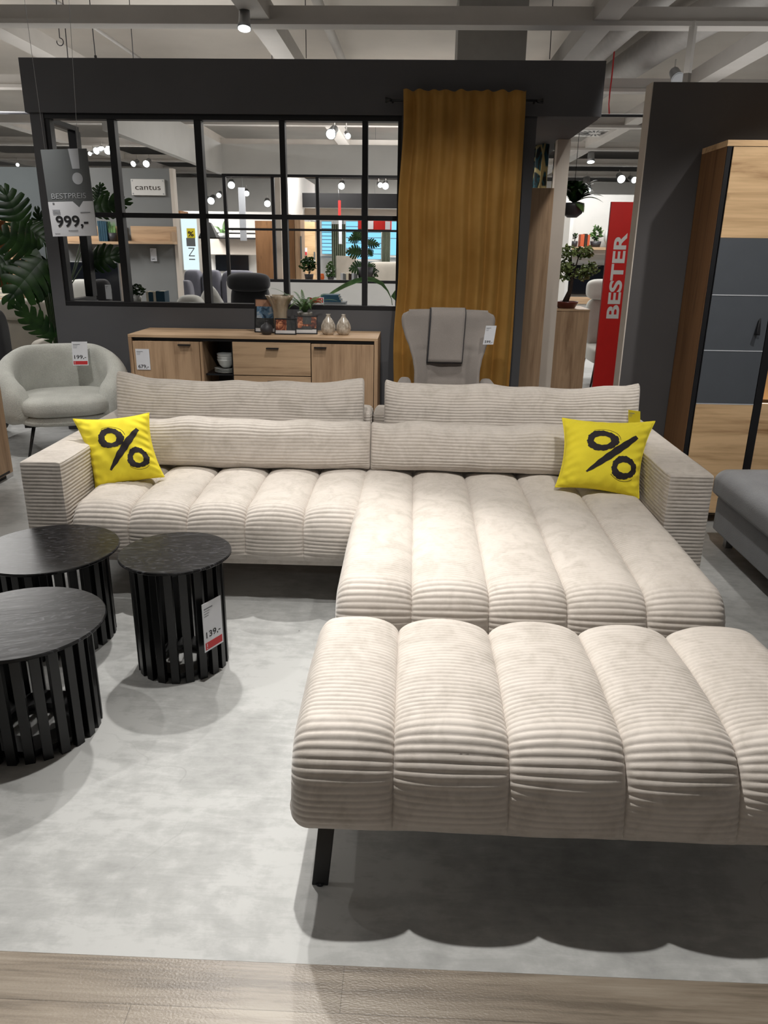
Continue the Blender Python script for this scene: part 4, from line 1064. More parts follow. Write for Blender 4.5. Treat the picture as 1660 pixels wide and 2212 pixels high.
# narrow console along the back of the partition
zc = at(330, 656, 6.85).z-.004
cn = thing('console_table', 'dark console table along the rear of the charcoal partition', 'table', (-1.4, 6.85, 0))
build('tabletop', bbox(-2.60, -.25, 6.66, 7.05, zc-.03, zc), M['black_vase'], cn, .002)
for x in (-2.56, -.30):
    for y in (6.70, 7.0): build('leg', bbox(x-.02, x+.02, y-.02, y+.02, 0, zc-.031), M['black_metal'], cn)
pp = thing('potted_plant', 'small bushy green plant in a white pot left of the teal and cream books', 'plant', tuple(at(296, 655, 6.85)))
pa = at(296, 655, 6.85); pa.z = zc
build('pot', MB().lathe([(0, 0), (.035, 0), (.045, .075), (.040, .075), (0, .065)], pa, 24), M['white_ceramic'], pp)
def leafclump(c, r, n, sz, seed, sq=.8):
    R = random.Random(seed); mb = MB()
    for k in range(n):
        d = Vector((R.gauss(0, 1), R.gauss(0, 1), R.gauss(0, 1))).normalized(); q = Vector(c)+Vector((d.x*r[0], d.y*r[1], d.z*r[2]))*R.uniform(.45, 1)
        a_ = Vector((R.gauss(0, 1), R.gauss(0, 1), R.gauss(0, .6))).normalized(); b_ = a_.cross(Vector((R.gauss(0, 1), R.gauss(0, 1), R.gauss(0, 1)))).normalized()
        s_ = sz*R.uniform(.7, 1.2)
        mb.add([q-a_*s_, q-a_*s_*.3+b_*s_*.42, q+a_*s_*.4+b_*s_*.38, q+a_*s_, q+a_*s_*.4-b_*s_*.38, q-a_*s_*.3-b_*s_*.42], [(0, 1, 2, 3, 4, 5)])
    return mb
build('foliage', leafclump(pa+Vector((.01, 0, .12)), (.075, .06, .05), 170, .018, 2), M['leaf_dark'], pp, fixn=False)
build('stem', MB().tube([pa+Vector((0, 0, .06)), pa+Vector((.01, 0, .12))], .006, 6), M['bark'], pp)
bk = [('cream standing book beside the small white plant pot', 315, 320, 630, M['cream']), ('teal book between the two cream books on the console', 320.5, 330, 631, M['teal_book']), ('cream book between the two teal books on the console', 330.5, 336, 630, M['cream']), ('teal book at the right end of the row on the console', 336.5, 355, 629, M['teal_book'])]
for lb, x0, x1, yt_, mt in bk:
    a, b = at(x0, yt_, 6.82), at(x1, yt_, 6.82)
    t = thing('book', lb, 'book', (a.x, 6.82, zc), 0, 'books standing on the console behind the window')
    build('cover', MB().box(a.x, a.x+.003, 6.82, 6.95, zc, a.z).box(b.x-.003, b.x, 6.82, 6.95, zc, a.z).box(a.x+.003, b.x-.003, 6.82, 6.824, zc, a.z), mt, t)
    build('pages', bbox(a.x+.0032, b.x-.0032, 6.8245, 6.946, zc+.003, a.z-.003), M['cream'], t)
zc2 = zc
for k, (lb, x0, x1, y0, y1, mt) in enumerate([('grey flat storage box at the bottom of the book pile behind the red notice', 690, 748, 655, 665, M['sign_grey']),
        ('lowest teal book of the flat pile behind the red notice', 694, 738, 650, 655, M['teal_book']), ('middle teal book of the flat pile behind the red notice', 694, 735, 644.6, 649.8, M['teal_book']), ('uppermost teal book of the flat pile behind the red notice', 695, 733, 639, 644.4, M['teal_book'])]):
    a = at(x0, y1, 6.85); b = at(x1, y0, 6.85); h_ = at(x0, y0, 6.85).z-at(x0, y1, 6.85).z
    if k == 0: h_ = .045
    t = thing('storage_box' if k == 0 else 'book', lb, 'box' if k == 0 else 'book', (a.x, 6.85, zc2), 0, None if k == 0 else 'teal books lying in a flat pile')
    build('cover', MB().box(a.x, b.x, 6.80, 6.98, zc2, zc2+h_*.16).box(a.x, b.x, 6.80, 6.98, zc2+h_*.84, zc2+h_-.0005).box(a.x, b.x, 6.796, 6.7995, zc2, zc2+h_-.0005), mt, t)
    build('pages' if k else 'box_body', bbox(a.x+.002, b.x-.002, 6.803, 6.975, zc2+h_*.16, zc2+h_*.84), M['cream'] if k else M['sign_light'], t); zc2 += h_
# red and white notice standing on the console
nt_ = thing('notice_card', 'small white notice with a red band, next to the teal book pile', 'sign', tuple(at(684, 662, 6.72)))
a, b, c_, d_ = prange(668, 642, 700, 663, 6.72); 
build('card', bbox(a, b, 6.72, 6.724, zc, d_), M['paper'], nt_)
build('red_band', bbox(a+.006, b-.006, 6.7185, 6.7198, c_+(d_-c_)*.42, d_-.006), M['red_ink'], nt_)
build('exclamation_mark', MB().box(b-.022, b-.016, 6.7178, 6.7184, c_+(d_-c_)*.6, d_-.012).box(b-.022, b-.016, 6.7178, 6.7184, c_+(d_-c_)*.48, c_+(d_-c_)*.55), M['paper'], nt_)
# arching strap leaf plant behind the console
sp = thing('strap_leaf_plant', 'plant with one long arching pale green leaf behind the right window panes', 'plant', tuple(at(853, 700, 7.2)[:2])+(0,))
pts = [at(x, y, 7.2) for x, y in ((706, 640), (722, 630), (745, 617), (768, 607), (790, 602), (808, 604), (826, 613), (838, 628), (846, 645), (849, 665))]
mb = MB(); rows = []
for i, p in enumerate(pts):
    f = i/(len(pts)-1); w_ = .020*math.sin(PI*min(1, f*1.15+.02))**.7*(1 if f < .7 else .5)+.003
    t_ = (pts[min(i+1, len(pts)-1)]-pts[max(i-1, 0)]).normalized(); s_ = t_.cross(Vector((0, 1, .4))).normalized()
    rows.append([p-s_*w_+Vector((0, -.01, 0)), p, p+s_*w_+Vector((0, -.01, 0))])
build('long_leaf', mb.grid(rows), M['leaf_pale'], sp, fixn=False)
build('stem', MB().tube([at(849, 660, 7.2), at(852, 690, 7.2), Vector((at(853, 700, 7.2).x, 7.2, .25))], [.006, .008, .012], 8), M['leaf_pale'], sp)
build('small_leaf', MB().add([at(845, 640, 7.2), at(853, 628, 7.2), at(870, 620, 7.2), at(868, 640, 7.2), at(855, 650, 7.2)], [(0, 1, 2, 3, 4)]), M['leaf_pale'], sp, fixn=False)
build('planter', MB().lathe([(0, 0), (.12, 0), (.15, .26), (.14, .26), (0, .24)], Vector((at(853, 700, 7.2).x, 7.2, 0)), 24), M['black_vase'], sp)
# --- armchairs between the two partitions
ax0, ax1 = at(492, 640, 8.6).x, at(584, 640, 8.6).x
rcl = thing('recliner_chair', 'dark grey recliner chair with padded headrest behind the window', 'armchair', ((ax0+ax1)/2, 8.6, 0))
build('backrest', pad(ax0+.02, ax1-.02, 8.60, 8.78, .4, at(540, 612, 8.6).z, 5), M['dark_fabric'], rcl)
build('headrest', pad(ax0, ax1, 8.52, 8.72, at(540, 630, 8.6).z, at(540, 589, 8.6).z, 3.2), M['dark_fabric'], rcl)
build('seat', pad(ax0-.03, ax1+.03, 8.0, 8.62, .28, .46, 5), M['dark_fabric'], rcl)
for s_, x in ((0, ax0-.06), (1, ax1+.06)): build('armrest', pad(x-.05, x+.05, 8.0, 8.65, .3, .66, 5), M['dark_fabric'], rcl)
build('pedestal', MB().tube([((ax0+ax1)/2, 8.35, 0), ((ax0+ax1)/2, 8.35, .3)], [.22, .05], 20), M['steel'], rcl)
def shellchair(label, x0, x1, ytop, Y, mat, ztop=None):
    a, b = at(x0, 640, Y).x, at(x1, 640, Y).x; zt = at((x0+x1)/2, ytop, Y).z
    t = thing('armchair', label, 'armchair', ((a+b)/2, Y, 0))
    mb = MB(); rows = []
    for i in range(33):
        f = -1+2*i/32; an = -PI/2+f*D2R(130); cx = (a+b)/2+(b-a)*.44*math.cos(an); cy = Y+.1+(b-a)*.42*math.sin(an)
        top = zt-(zt-.55)*abs(f)**1.6; row = []
        for k in range(16):
            q = 2*PI*k/16; th = .055*math.copysign(abs(math.cos(q))**.8, math.cos(q))
            row.append((cx+math.cos(an)*th, cy+math.sin(an)*th, (top+.3)/2+math.copysign(abs(math.sin(q))**.6, math.sin(q))*(top-.3)/2))
        rows.append(row)
    mb.grid(rows, False, True); mb.add(rows[0], [tuple(range(16))]); mb.add(rows[-1], [tuple(range(16))])
    build('shell', mb, mat, t); build('seat', pad(a+.06, b-.06, Y-.2, Y+.4, .28, .45, 4), mat, t)
    for sx in (a+.12, b-.12):
        for sy in (Y-.12, Y+.32): build('leg', MB().tube([(sx, sy, .3), (sx, sy, 0)], [.016, .01], 8), M['black_metal'], t)
    return t
shellchair('white shell armchair directly left of the dark recliner, behind the window', 424, 488, 614, 7.5, M['light_fabric'])
tw = one('folded_towel', pad(at(380, 650, 7.3).x, at(442, 650, 7.3).x, 7.2, 7.42, .75, at(410, 637, 7.3).z, 3), M['light_fabric'], 'pale padded chair cover in front of the white shell armchair, behind the window', 'cushion')
one('stool', bbox(at(385, 650, 7.3).x, at(438, 650, 7.3).x, 7.2, 7.42, 0, .752), M['beige_fabric'], 'pale stool carrying the padded cover behind the window', 'stool', None, .01)
# --- white bulkhead and second lattice partition
struct('wall_bulkhead_side', bbox(-2.75, -2.67, 7.3, 11.4, 2.485, 2.86), M['white_paint'])
struct('wall_middle_fascia', bbox(-2.75, 1.2, 11.4, 11.5, 2.485, 2.86), M['white_paint'])
struct('wall_middle', bbox(-2.70, 1.2, 11.4, 11.5, 0, 1.06), M['white_paint'])
win = thing('window_3', None, None, (-.7, 11.42, 1.06)); win['kind'] = 'structure'
for x in (-2.665, -1.99, -1.365, -.73, -.09, .55, 1.18): build('mullion', bbox(x-.022, x+.022, 11.42, 11.48, 1.1, 2.45), M['black_frame'], win)
build('top_rail', bbox(-2.69, 1.2, 11.41, 11.49, 2.45, 2.485), M['black_frame'], win)
build('bottom_rail', bbox(-2.69, 1.2, 11.41, 11.49, 1.06, 1.1), M['black_frame'], win)
build('middle_rail', bbox(-2.69, 1.2, 11.425, 11.475, 1.755, 1.785), M['black_frame'], win)
struct('wall_middle_column', bbox(at(594, 500, 12).x, at(608, 500, 12).x, 12.0, 12.3, 0, 2.9), M['warm_white'])
# --- far bay at the left: wardrobes, lit sign, grey sofa
one('wardrobe', pb(381, 455, 398, 700, 14.3, .5, True), M['walnut_v'], 'narrow brown wardrobe side left of the lit upright sign', 'wardrobe')
iv = thing('lightbox_sign', 'tall lit white sign with upright lettering and yellow percent card', 'sign', tuple(at(412, 583, 14.0)))
a, b, c_, d_ = prange(395, 473, 428, 583, 14.0)
build('frame', bbox(a-.05, b+.05, 14.005, 14.15, 0, d_+.08), M['warm_white'], iv)
build('lit_panel', bbox(a, b, 13.98, 14.004, c_, d_), M['lightbox'], iv)
text('lettering', 'INVIS', M['sign_grey'], iv, (a+(b-a)*.78, 13.976, c_+(d_-c_)*.2), (0, 0, 1), (-1, 0, 0), (b-a)*.42, (d_-c_)*.62, -.01)
a2, b2, c2, d2_ = prange(402, 493, 420, 514, 13.9)
build('percent_card', bbox(a2, b2, 13.95, 13.956, c2, d2_), M['yellow_card'], iv)
text('percent_sign', '%', M['print_black'], iv, (a2+.02, 13.945, c2+.03), (1, 0, 0), (0, 0, 1), (d2_-c2)*.5, (b2-a2)*.7, .02)
build('price_sheet', pb(403, 514, 422, 532, 13.9, .006), M['sign_grey'], iv)
struct('wall_far', bbox(-7.5, -2.2, 17.0, 17.1, 0, at(500, 457, 17).z), M['white_paint'])
struct('wall_far_niche', MB().box(*[at(440, 540, 16.6).x, at(553, 540, 16.6).x], 16.6, 16.99, at(500, 550, 16.6).z, at(500, 514, 16.6).z), M['warm_white'])
one('television', pb(466, 552, 537, 586, 16.94, .055), M['dark_plastic'], 'black television on the far white wall left of the brown wardrobe', 'television')
one('wall_shelf', MB().box(at(464, 515, 16.3).x, at(556, 515, 16.3).x, 16.3, 16.59, at(500, 516, 16.3).z, at(500, 513, 16.3).z).box(at(464, 515, 16.3).x, at(556, 515, 16.3).x, 16.5, 16.59, at(500, 505, 16.3).z, at(500, 502, 16.3).z), M['black_frame'], 'thin dark shelf with pale items on the far white wall', 'shelf')
t = thing('potted_fern', 'bright green fern on the thin dark far shelf', 'plant', tuple(at(481, 512, 16.4)))
fern(t, at(481, 511, 16.4), 9, .28, .35, 9, .05, 'leaf_pale'); build('pot', MB().lathe([(0, 0), (.07, 0), (.08, .08), (0, .07)], at(481, 512.5, 16.4), 12), M['white_ceramic'], t)
one('wardrobe', pb(554, 477, 590, 640, 14.2, .6, True), M['walnut_v'], 'tall brown wardrobe behind the dark recliner', 'wardrobe')
gs = thing('grey_sofa', 'long blue-grey sofa in the far bay behind the recliner', 'sofa', tuple(at(470, 640, 13)[:2])+(0,))
for x0, x1 in ((399, 436), (437, 478), (479, 553)):
    build('back_cushion', pad(at(x0, 600, 13.2).x, at(x1, 600, 13.2).x, 13.1, 13.35, .4, at(450, 583, 13.2).z, 5), M['mid_grey_fabric'], gs)
build('seat', pad(at(399, 600, 13).x, at(553, 600, 13).x, 12.2, 13.2, .0, .5, 8), M['mid_grey_fabric'], gs)
build('armrest', pad(at(397, 600, 12.6).x, at(432, 600, 12.6).x, 12.0, 12.3, .1, at(410, 605, 12.2).z, 5), M['mid_grey_fabric'], gs)
lp = thing('pendant_lamp', 'dark wire pendant lamp hanging in front of the far white wall', 'lamp', tuple(at(452, 512, 12.5)))
la = at(450, 480, 12.5)
build('shade', MB().lathe([(.02, 0), (.06, -.02), (.17, -.22), (.165, -.24), (.15, -.22), (.05, -.03), (.015, -.01)], la, 10, False), M['black_metal'], lp)
build('cord', MB().tube([la, la+Vector((0, 0, 1.35))], .003, 5), M['black_metal'], lp)
hs = thing('hanging_banner', 'narrow pale blue hanging price banner in the far bay', 'sign', tuple(at(522, 520, 13.6)))
build('panel', pb(517, 405, 531, 520, 13.6, .01), M['sign_light'], hs); build('wire', MB().tube([at(524, 405, 13.6), at(522, 330, 13.6)], .002, 5), M['steel'], hs)
# --- far bay at the right of the second lattice
struct('wall_far_side', MB().hexa([(at(613, 600, 12.2).x-.3, 12.31, 0), (at(613, 600, 12.2).x-.2, 12.31, 0), (at(656, 600, 16).x, 16, 0), (at(656, 600, 16).x-.1, 16, 0)],
       [(at(613, 600, 12.2).x-.3, 12.31, 2.75), (at(613, 600, 12.2).x-.2, 12.31, 2.75), (at(656, 600, 16).x, 16, 2.75), (at(656, 600, 16).x-.1, 16, 2.75)]), M['white_paint']) if False else None
struct('wall_far_side', bbox(at(650, 420, 14.8).x-.08, at(650, 420, 14.8).x, 12.4, 16.9, 2.05, 2.75), M['white_paint'])
struct('wall_far_band', pb(652, 419, 1090, 450, 15.0, .15), M['black_frame'])
struct('wall_far_band_lower', pb(656, 452, 1090, 472, 15.3, .15), M['warm_white'])
wd = thing('wardrobe', 'pale oak wardrobe with slim mirror strip behind the second window', 'wardrobe', tuple(at(625, 640, 13)[:2])+(0,))
build('side', pb(607, 472, 638, 680, 13.0, .5, True), M['walnut_v'], wd)
build('door', pb(639, 472, 651, 680, 13.0, .5, True), M['oak_v'], wd); build('mirror_strip', pb(649, 510, 652, 560, 12.97, .02), M['sign_grey'], wd)
wd = thing('wardrobe', 'bright oak wardrobe with red and white card on its side, in the far bay', 'wardrobe', tuple(at(665, 640, 15)[:2])+(0,))
build('body', pb(655, 479, 682, 660, 14.6, .5, True), M['oak_warm_h'], wd); build('handle_strip', pb(678, 544, 681, 565, 14.57, .02), M['sign_grey'], wd)
pc = thing('price_tag', 'red and white card on the side of the bright oak far wardrobe', 'price tag', tuple(at(659, 552, 14.55)))
build('card', pb(655, 535, 664, 552, 14.55, .01), M['paper'], pc); build('red_strip', pb(655.5, 544, 663.5, 551, 14.54, .005), M['red_ink'], pc)
# daylight windows of the hall
struct('wall_end', bbox(-9, 7, 21.3, 21.4, 0, 3.2), M['white_paint'])
def daywin(nm, x0, y0, x1, y1, n, Y=21.2, slats=True):
    t = thing(nm, None, None, tuple(at((x0+x1)/2, y1, Y))); t['kind'] = 'structure'
    a, b, c_, d_ = prange(x0, y0, x1, y1, Y)
    build('pane', bbox(a, b, Y, Y+.02, c_, d_), M['sky_pane'], t)
    fr = MB()
    for k in range(n+1):
        z = c_+(d_-c_)*k/n; fr.box(a, b, Y-.03, Y-.01, z-.008, z+.008)
    build('blind_rails', fr, M['sign_grey'], t)
    build('frame', MB().box(a-.05, a, Y-.05, Y+.05, c_-.05, d_+.05).box(b, b+.05, Y-.05, Y+.05, c_-.05, d_+.05).box(a, b, Y-.05, Y+.05, d_, d_+.05).box(a, b, Y-.05, Y+.05, c_-.05, c_), M['white_paint'], t)
daywin('window_4', 696, 478, 717, 549, 9); daywin('window_5', 748, 478, 824, 560, 7); daywin('window_6', 844, 478, 880, 552, 2); daywin('window_7', 900, 478, 960, 552, 4)
def drape(label, x0, x1, y0, y1, Y, mat):
    a, b, c_, d_ = prange(x0, y0, x1, y1, Y); N = 40
    G = [[(a+(b-a)*i/N, Y+.05*math.sin(i*1.1), z) for z in (c_, (c_+d_)/2, d_)] for i in range(N+1)]
    o = build('curtain', MB().grid(G), mat, None, 0, label, 'curtain', fixn=False); s_ = o.modifiers.new('t', 'SOLIDIFY'); s_.thickness = .01; return o
gc = plain('grey_green_curtain', srgb(112, 118, 100), .9, var=.1)
drape('grey-green curtain left of the centre daylight window', 718, 747, 484, 600, 20.8, gc)
drape('grey-green curtain right of the centre daylight window, under the red sign', 826, 843, 498, 600, 20.8, gc)
rs = thing('round_sign', 'round red hanging sign with white number one', 'sign', tuple(at(810, 498, 16.5)))
ra = at(790, 490, 16.8); rr_ = (at(846, 490, 16.8).x-at(773, 490, 16.8).x)/2; zr0, zr1 = at(810, 498, 16.5).z, at(810, 476, 16.5).z
xc_ = at(810, 487, 16.8).x
build('drum', MB().lathe([(rr_, 0), (rr_, zr1-zr0)], (xc_, 16.8, zr0), 48).lathe([(0, 0), (rr_-.001, 0)], (xc_, 16.8, zr0), 48).lathe([(0, zr1-zr0), (rr_-.001, zr1-zr0)], (xc_, 16.8, zr0), 48), M['red_panel'], rs)
for xx in (794, 832):
    q = at(xx, 495.5, 16.4); dx = (q.x-xc_); yy = 16.8-math.sqrt(max(.01, rr_**2-dx*dx))-.012
    tn = Vector((1, dx/math.sqrt(rr_**2-dx*dx), 0)).normalized()
    text('number_one', '1', M['paper'], rs, Vector((q.x, yy, zr0+.03)), tn, (0, 0, 1), (zr1-zr0)*.76, .13, .03)
build('wire', MB().tube([(xc_, 16.8, zr1), (xc_, 16.8, 3.94)], .003, 5), M['steel'], rs)
rb = thing('hanging_banner', 'narrow red and white hanging banner before the daylight windows', 'sign', tuple(at(736, 530, 14.6)))
build('red_part', pb(731, 433, 736.5, 470, 14.6, .01), M['red_panel'], rb); build('white_part', pb(732, 470, 739, 527, 14.6, .01), M['sign_light'], rb)
build('wire', MB().tube([at(733, 433, 14.605), at(731, 405, 14.605)], .002, 5), M['steel'], rb)
bs = thing('beige_sofa', 'cream sofa below the daylight windows in the far bay', 'sofa', tuple(at(830, 650, 14)[:2])+(0,))
build('backrest', pad(at(792, 600, 14).x, at(900, 600, 14).x, 14, 14.3, .3, at(830, 566, 14).z, 8), M['beige_fabric'], bs)
build('seat', pad(at(792, 600, 13.5).x, at(900, 600, 13.5).x, 13.2, 14.05, 0, .5, 8), M['beige_fabric'], bs)
bs = thing('bed', 'pale upholstered bed under the left daylight window in the far bay', 'bed', tuple(at(745, 650, 17)[:2])+(0,))
build('headboard', pb(727, 553, 770, 640, 17.6, .15, True), M['beige_fabric'], bs)
build('mattress', pad(at(700, 600, 16).x, at(775, 600, 16).x, 15.9, 17.55, .2, .75, 8), M['light_fabric'], bs)
sr = thing('shelf_ledge', 'grey sideboard top behind the second window carrying plants and books', 'sideboard', tuple(at(740, 650, 12.1)[:2])+(0,))
zl = at(740, 606, 12.0).z
build('top', bbox(-2.1, .6, 11.75, 12.15, zl-.03, zl), M['oak_h'], sr); build('body', bbox(-2.08, .58, 11.8, 12.12, 0, zl-.031), M['white_paint'], sr)
gb = 'striped books behind the second window'
cols = [M['sign_light'], M['sign_grey'], M['cream'], M['bark'], M['sign_light'], M['sign_grey']]
lbs = ['first striped book from the left behind the second window', 'second striped book from the left behind the second window', 'third striped book from the left behind the second window', 'fourth striped book from the left behind the second window', 'fifth striped book from the left behind the second window', 'rightmost striped book behind the second window']
books([(736+6*k, 741.5+6*k, 590+(k % 2)) for k in range(6)], 11.85, zl+.001, .18, cols, lbs, gb)
def bush(name, label, px, py, Y, r, n, sz, seed, mat='leaf_dark', potr=.07, poth=.09, zb=None, sep=.16):
    p = at(px, py, Y); 
    if zb is not None: p.z = zb
    t = thing(name, label, 'plant', tuple(p))
    build('pot', MB().lathe([(0, 0), (potr*.8, 0), (potr, poth), (potr*.9, poth), (0, poth*.9)], p, 20), M['black_vase'], t)
    build('stem', MB().tube([p+Vector((0, 0, poth*.8)), p+Vector((.01, 0, sep+r[2]*.3))], .008, 6), M['bark'], t)
    build('foliage', leafclump(p+Vector((0, 0, sep+r[2]*.5)), r, n, sz, seed), M[mat], t, fixn=False); return t
bush('potted_plant', 'dark green bushy plant before the oak wardrobes behind the second window', 668, 605, 11.9, (.14, .1, .12), 200, .035, 11, zb=zl)
bush('potted_plant', 'small upright light green plant left of the striped books', 715, 605, 11.9, (.07, .06, .13), 110, .03, 12, 'leaf_fern', .05, .05, zb=zl, sep=.08)
one('candle_jar', MB().lathe([(0, 0), (.035, 0), (.045, .05), (.035, .10), (0, .10)], at(695, 603, 11.9)*Vector((1, 1, 0)) if False else Vector((at(695, 603, 11.9).x, 11.9, zl)), 20), plain('orange_glass', srgb(214, 104, 48), .2), 'orange glass jar behind the second window', 'jar')
mp_ = thing('monstera_plant', 'dark split-leaf plant in front of the daylight windows', 'plant', (at(790, 606, 11.95).x, 11.95, zl))

# ------------------------------------------------------------------ split leaves
def mleaf(base, tip, W_, up=(0, -1, .3), nl=6, droop=.12, split=.40):
    base, tip = Vector(base), Vector(tip); a = tip-base; Ln = a.length; t = a.normalized()
    up = Vector(up).normalized(); s_ = t.cross(up).normalized(); n_ = s_.cross(t).normalized()
    def wid(f): return W_*(.62+.38*math.sin(PI*min(1, f*1.25)))*(1-f**3)**.7 if f < 1 else 0
    def pt(f, q, fw=0):
        w_ = wid(min(.98, max(0, f)))*q
        return base+t*(Ln*(f+fw*abs(q)**1.6))+s_*w_ - n_*(droop*(q*q*W_+f*f*Ln*.8))
    mb = MB()
    for sg_ in (-1, 1):
        for k in range(nl):
            f0, f1 = k/nl, (k+1)/nl; fm = (f0+f1)/2
            g = .16/nl; fw = .16
            P_ = []
            for (q, sh) in ((0, 0), (split*.5, 0), (split, .0), (.7, 1), (.9, 1.8), (1.0, 3.0)):
                a0 = f0+g*sh*.55; a1 = f1-g*sh*.55
                P_.append([pt(a0, q*sg_, fw), pt((a0+a1)/2, q*sg_, fw)+n_*.006*(q > 0), pt(a1, q*sg_, fw)])
            mb.grid(P_)
    # back lobes around the petiole
    for sg_ in (-1, 1):
        c0 = pt(0, 0); mb.add([c0, pt(0, split*sg_, .0)-t*W_*.12, pt(0, .75*sg_)-t*W_*.16, pt(.02, .98*sg_, .1), pt(.0, split*sg_, .16)], [(0, 1, 2, 3, 4)])
    return mb
def monstera(t, foot, leaves, mat='leaf_dark', zpet=.3):
    for (b_, p_, w_, dr) in leaves:
        foot = Vector(foot); b_ = Vector(b_); p_ = Vector(p_)
        build('leaf', mleaf(b_, p_, w_, droop=dr), M[mat], t, fixn=False)
        mid = foot*.45+b_*.55; mid.x = foot.x*.6+b_.x*.4; mid.z = foot.z*.35+b_.z*.65
        build('leaf_stalk', MB().tube([foot, mid, b_], [.009, .007, .004], 6), M['green_stem'], t)
# big monstera beside the left end of the partition
YM = 6.95
def q(x, y, dy=0): return at(x, y, YM+dy)
mt = thing('monstera_plant', 'tall monstera with split leaves at the left end of the charcoal partition', 'plant', (-3.32, YM+.05, 0))
FT = Vector((-3.25, YM+.05, .42))
monstera(mt, FT, [
    (q(48, 492), q(6, 406), .17, .10), (q(52, 485, .05), q(96, 520, -.1), .13, .15), (q(78, 545, -.1), q(-10, 500, -.2), .19, .12),
    (q(92, 560, -.15), q(12, 648, -.3), .24, .12), (q(100, 560, -.1), q(72, 640, -.25), .17, .15), (q(96, 520, .1), q(78, 452, .1), .09, .1),
    (q(116, 730, -.2), q(34, 662, -.35), .12, .15), (q(20, 560, .1), q(-40, 590, 0), .2, .1)])
for a_, b_, w_ in ((q(182, 568, .35), q(262, 545, .3), .14), (q(192, 455, .5), q(272, 432, .5), .13), (q(212, 440, .6), q(216, 398, .6), .10)):
    build('leaf', mleaf(a_, b_, w_, droop=.15), M['leaf_dark'], mt, fixn=False)
    build('leaf_stalk', MB().tube([FT, q(148, 625, .3), a_], [.008, .006, .004], 6), M['green_stem'], mt)
build('moss_pole', MB().tube([(-3.25, YM+.1, .35), (-3.22, YM+.1, 1.25)], .022, 10), M['bark'], mt)
build('planter', MB().lathe([(0, 0), (.16, 0), (.19, .40), (.175, .40), (.17, .37), (0, .37)], (-3.25, YM+.08, 0), 32), M['black_vase'], mt)
c0 = Vector((at(790, 606, 11.95).x, 11.95, zl))
build('pot', MB().lathe([(0, 0), (.10, 0), (.13, .2), (.12, .2), (0, .18)], c0, 20), M['black_vase'], mp_)
def q2(x, y): return at(x, y, 11.9)
monstera(mp_, c0+Vector((0, 0, .18)), [(q2(782, 512), q2(765, 500), .10, .2), (q2(778, 512), q2(754, 516), .09, .2), (q2(790, 522), q2(818, 528), .08, .2), (q2(782, 545), q2(750, 540), .12, .25), (q2(795, 540), q2(805, 552), .07, .2), (q2(786, 575), q2(756, 580), .12, .2), (q2(795, 572), q2(810, 585), .09, .2)])
build('foliage', leafclump(at(806, 590, 11.95), (.09, .06, .09), 130, .022, 21), M['leaf_dark'], mp_, fixn=False)

# --- left outside the partition
bc = thing('beige_armchair', 'beige high-backed armchair behind the round boucle chair', 'armchair', tuple(at(55, 760, 7.9)[:2])+(0,))
a, b = at(2, 700, 7.9).x, at(116, 700, 7.9).x
build('headrest', pad(a-.02, b-.02, 7.82, 8.02, at(60, 692, 7.9).z, at(60, 645, 7.9).z, 4), M['beige_fabric'], bc)
build('backrest', pad(a-.04, b+.03, 7.9, 8.1, .35, at(60, 688, 7.9).z, 6), M['beige_fabric'], bc)
build('seat', pad(a-.04, b+.02, 7.3, 7.95, .2, .48, 6), M['beige_fabric'], bc)
for x in (a-.06, b+.05): build('armrest', pad(x-.06, x+.06, 7.3, 8.0, .2, .66, 5), M['beige_fabric'], bc)
for x in (a+.02, b-.02):
    for y in (7.4, 8.0): build('leg', MB().tube([(x, y, .22), (x, y, 0)], .018, 8), M['bark'], bc)
dk = thing('dark_armchair', 'dark chair edge with glossy arm at the left picture border', 'armchair', tuple(at(-20, 800, 6.5)[:2])+(0,))
build('backrest', pad(at(-90, 720, 6.5).x, at(14, 720, 6.5).x, 6.4, 6.6, .3, at(5, 665, 6.5).z, 5), M['dark_fabric'], dk)
build('seat', pad(at(-90, 720, 6.5).x, at(10, 720, 6.5).x, 6.0, 6.45, .0, .45, 5), M['dark_fabric'], dk)
ws = thing('shelf_unit', 'open oak shelf unit with books behind the monstera', 'shelf', tuple(at(10, 660, 9.9)[:2])+(0,))
a, b = at(-70, 600, 9.9).x, at(34, 600, 9.9).x
for x in (a, b-.03): build('side_board', bbox(x, x+.03, 9.9, 10.3, 0, at(10, 468, 9.9).z), M['oak_v'], ws)
zz_ = [.05, .45, .85, 1.2, 1.55, at(10, 470, 9.9).z-.03]
for z in zz_: build('shelf_board', bbox(a+.031, b-.031, 9.91, 10.3, z, z+.028), M['oak_h'], ws)
build('back_panel', bbox(a, b, 10.301, 10.32, 0, zz_[-1]), M['walnut_v'], ws)
for k in range(5):
    z = .879+k*.025; one('book', bbox(b-.36+.01*(k % 2), b-.08, 9.93, 10.15, z, z+.024), M['cream'] if k % 2 else M['beige_fabric'], 'pale book in the flat pile on the oak shelf behind the monstera', 'book', 'pale books in a flat pile on the oak shelf')
pg = thing('price_tag', 'white price tag at the far left on the oak shelf unit', 'price tag', tuple(at(3, 560, 9.85)))
build('card', pb(-6, 540, 9, 557, 9.85, .004), M['paper'], pg)

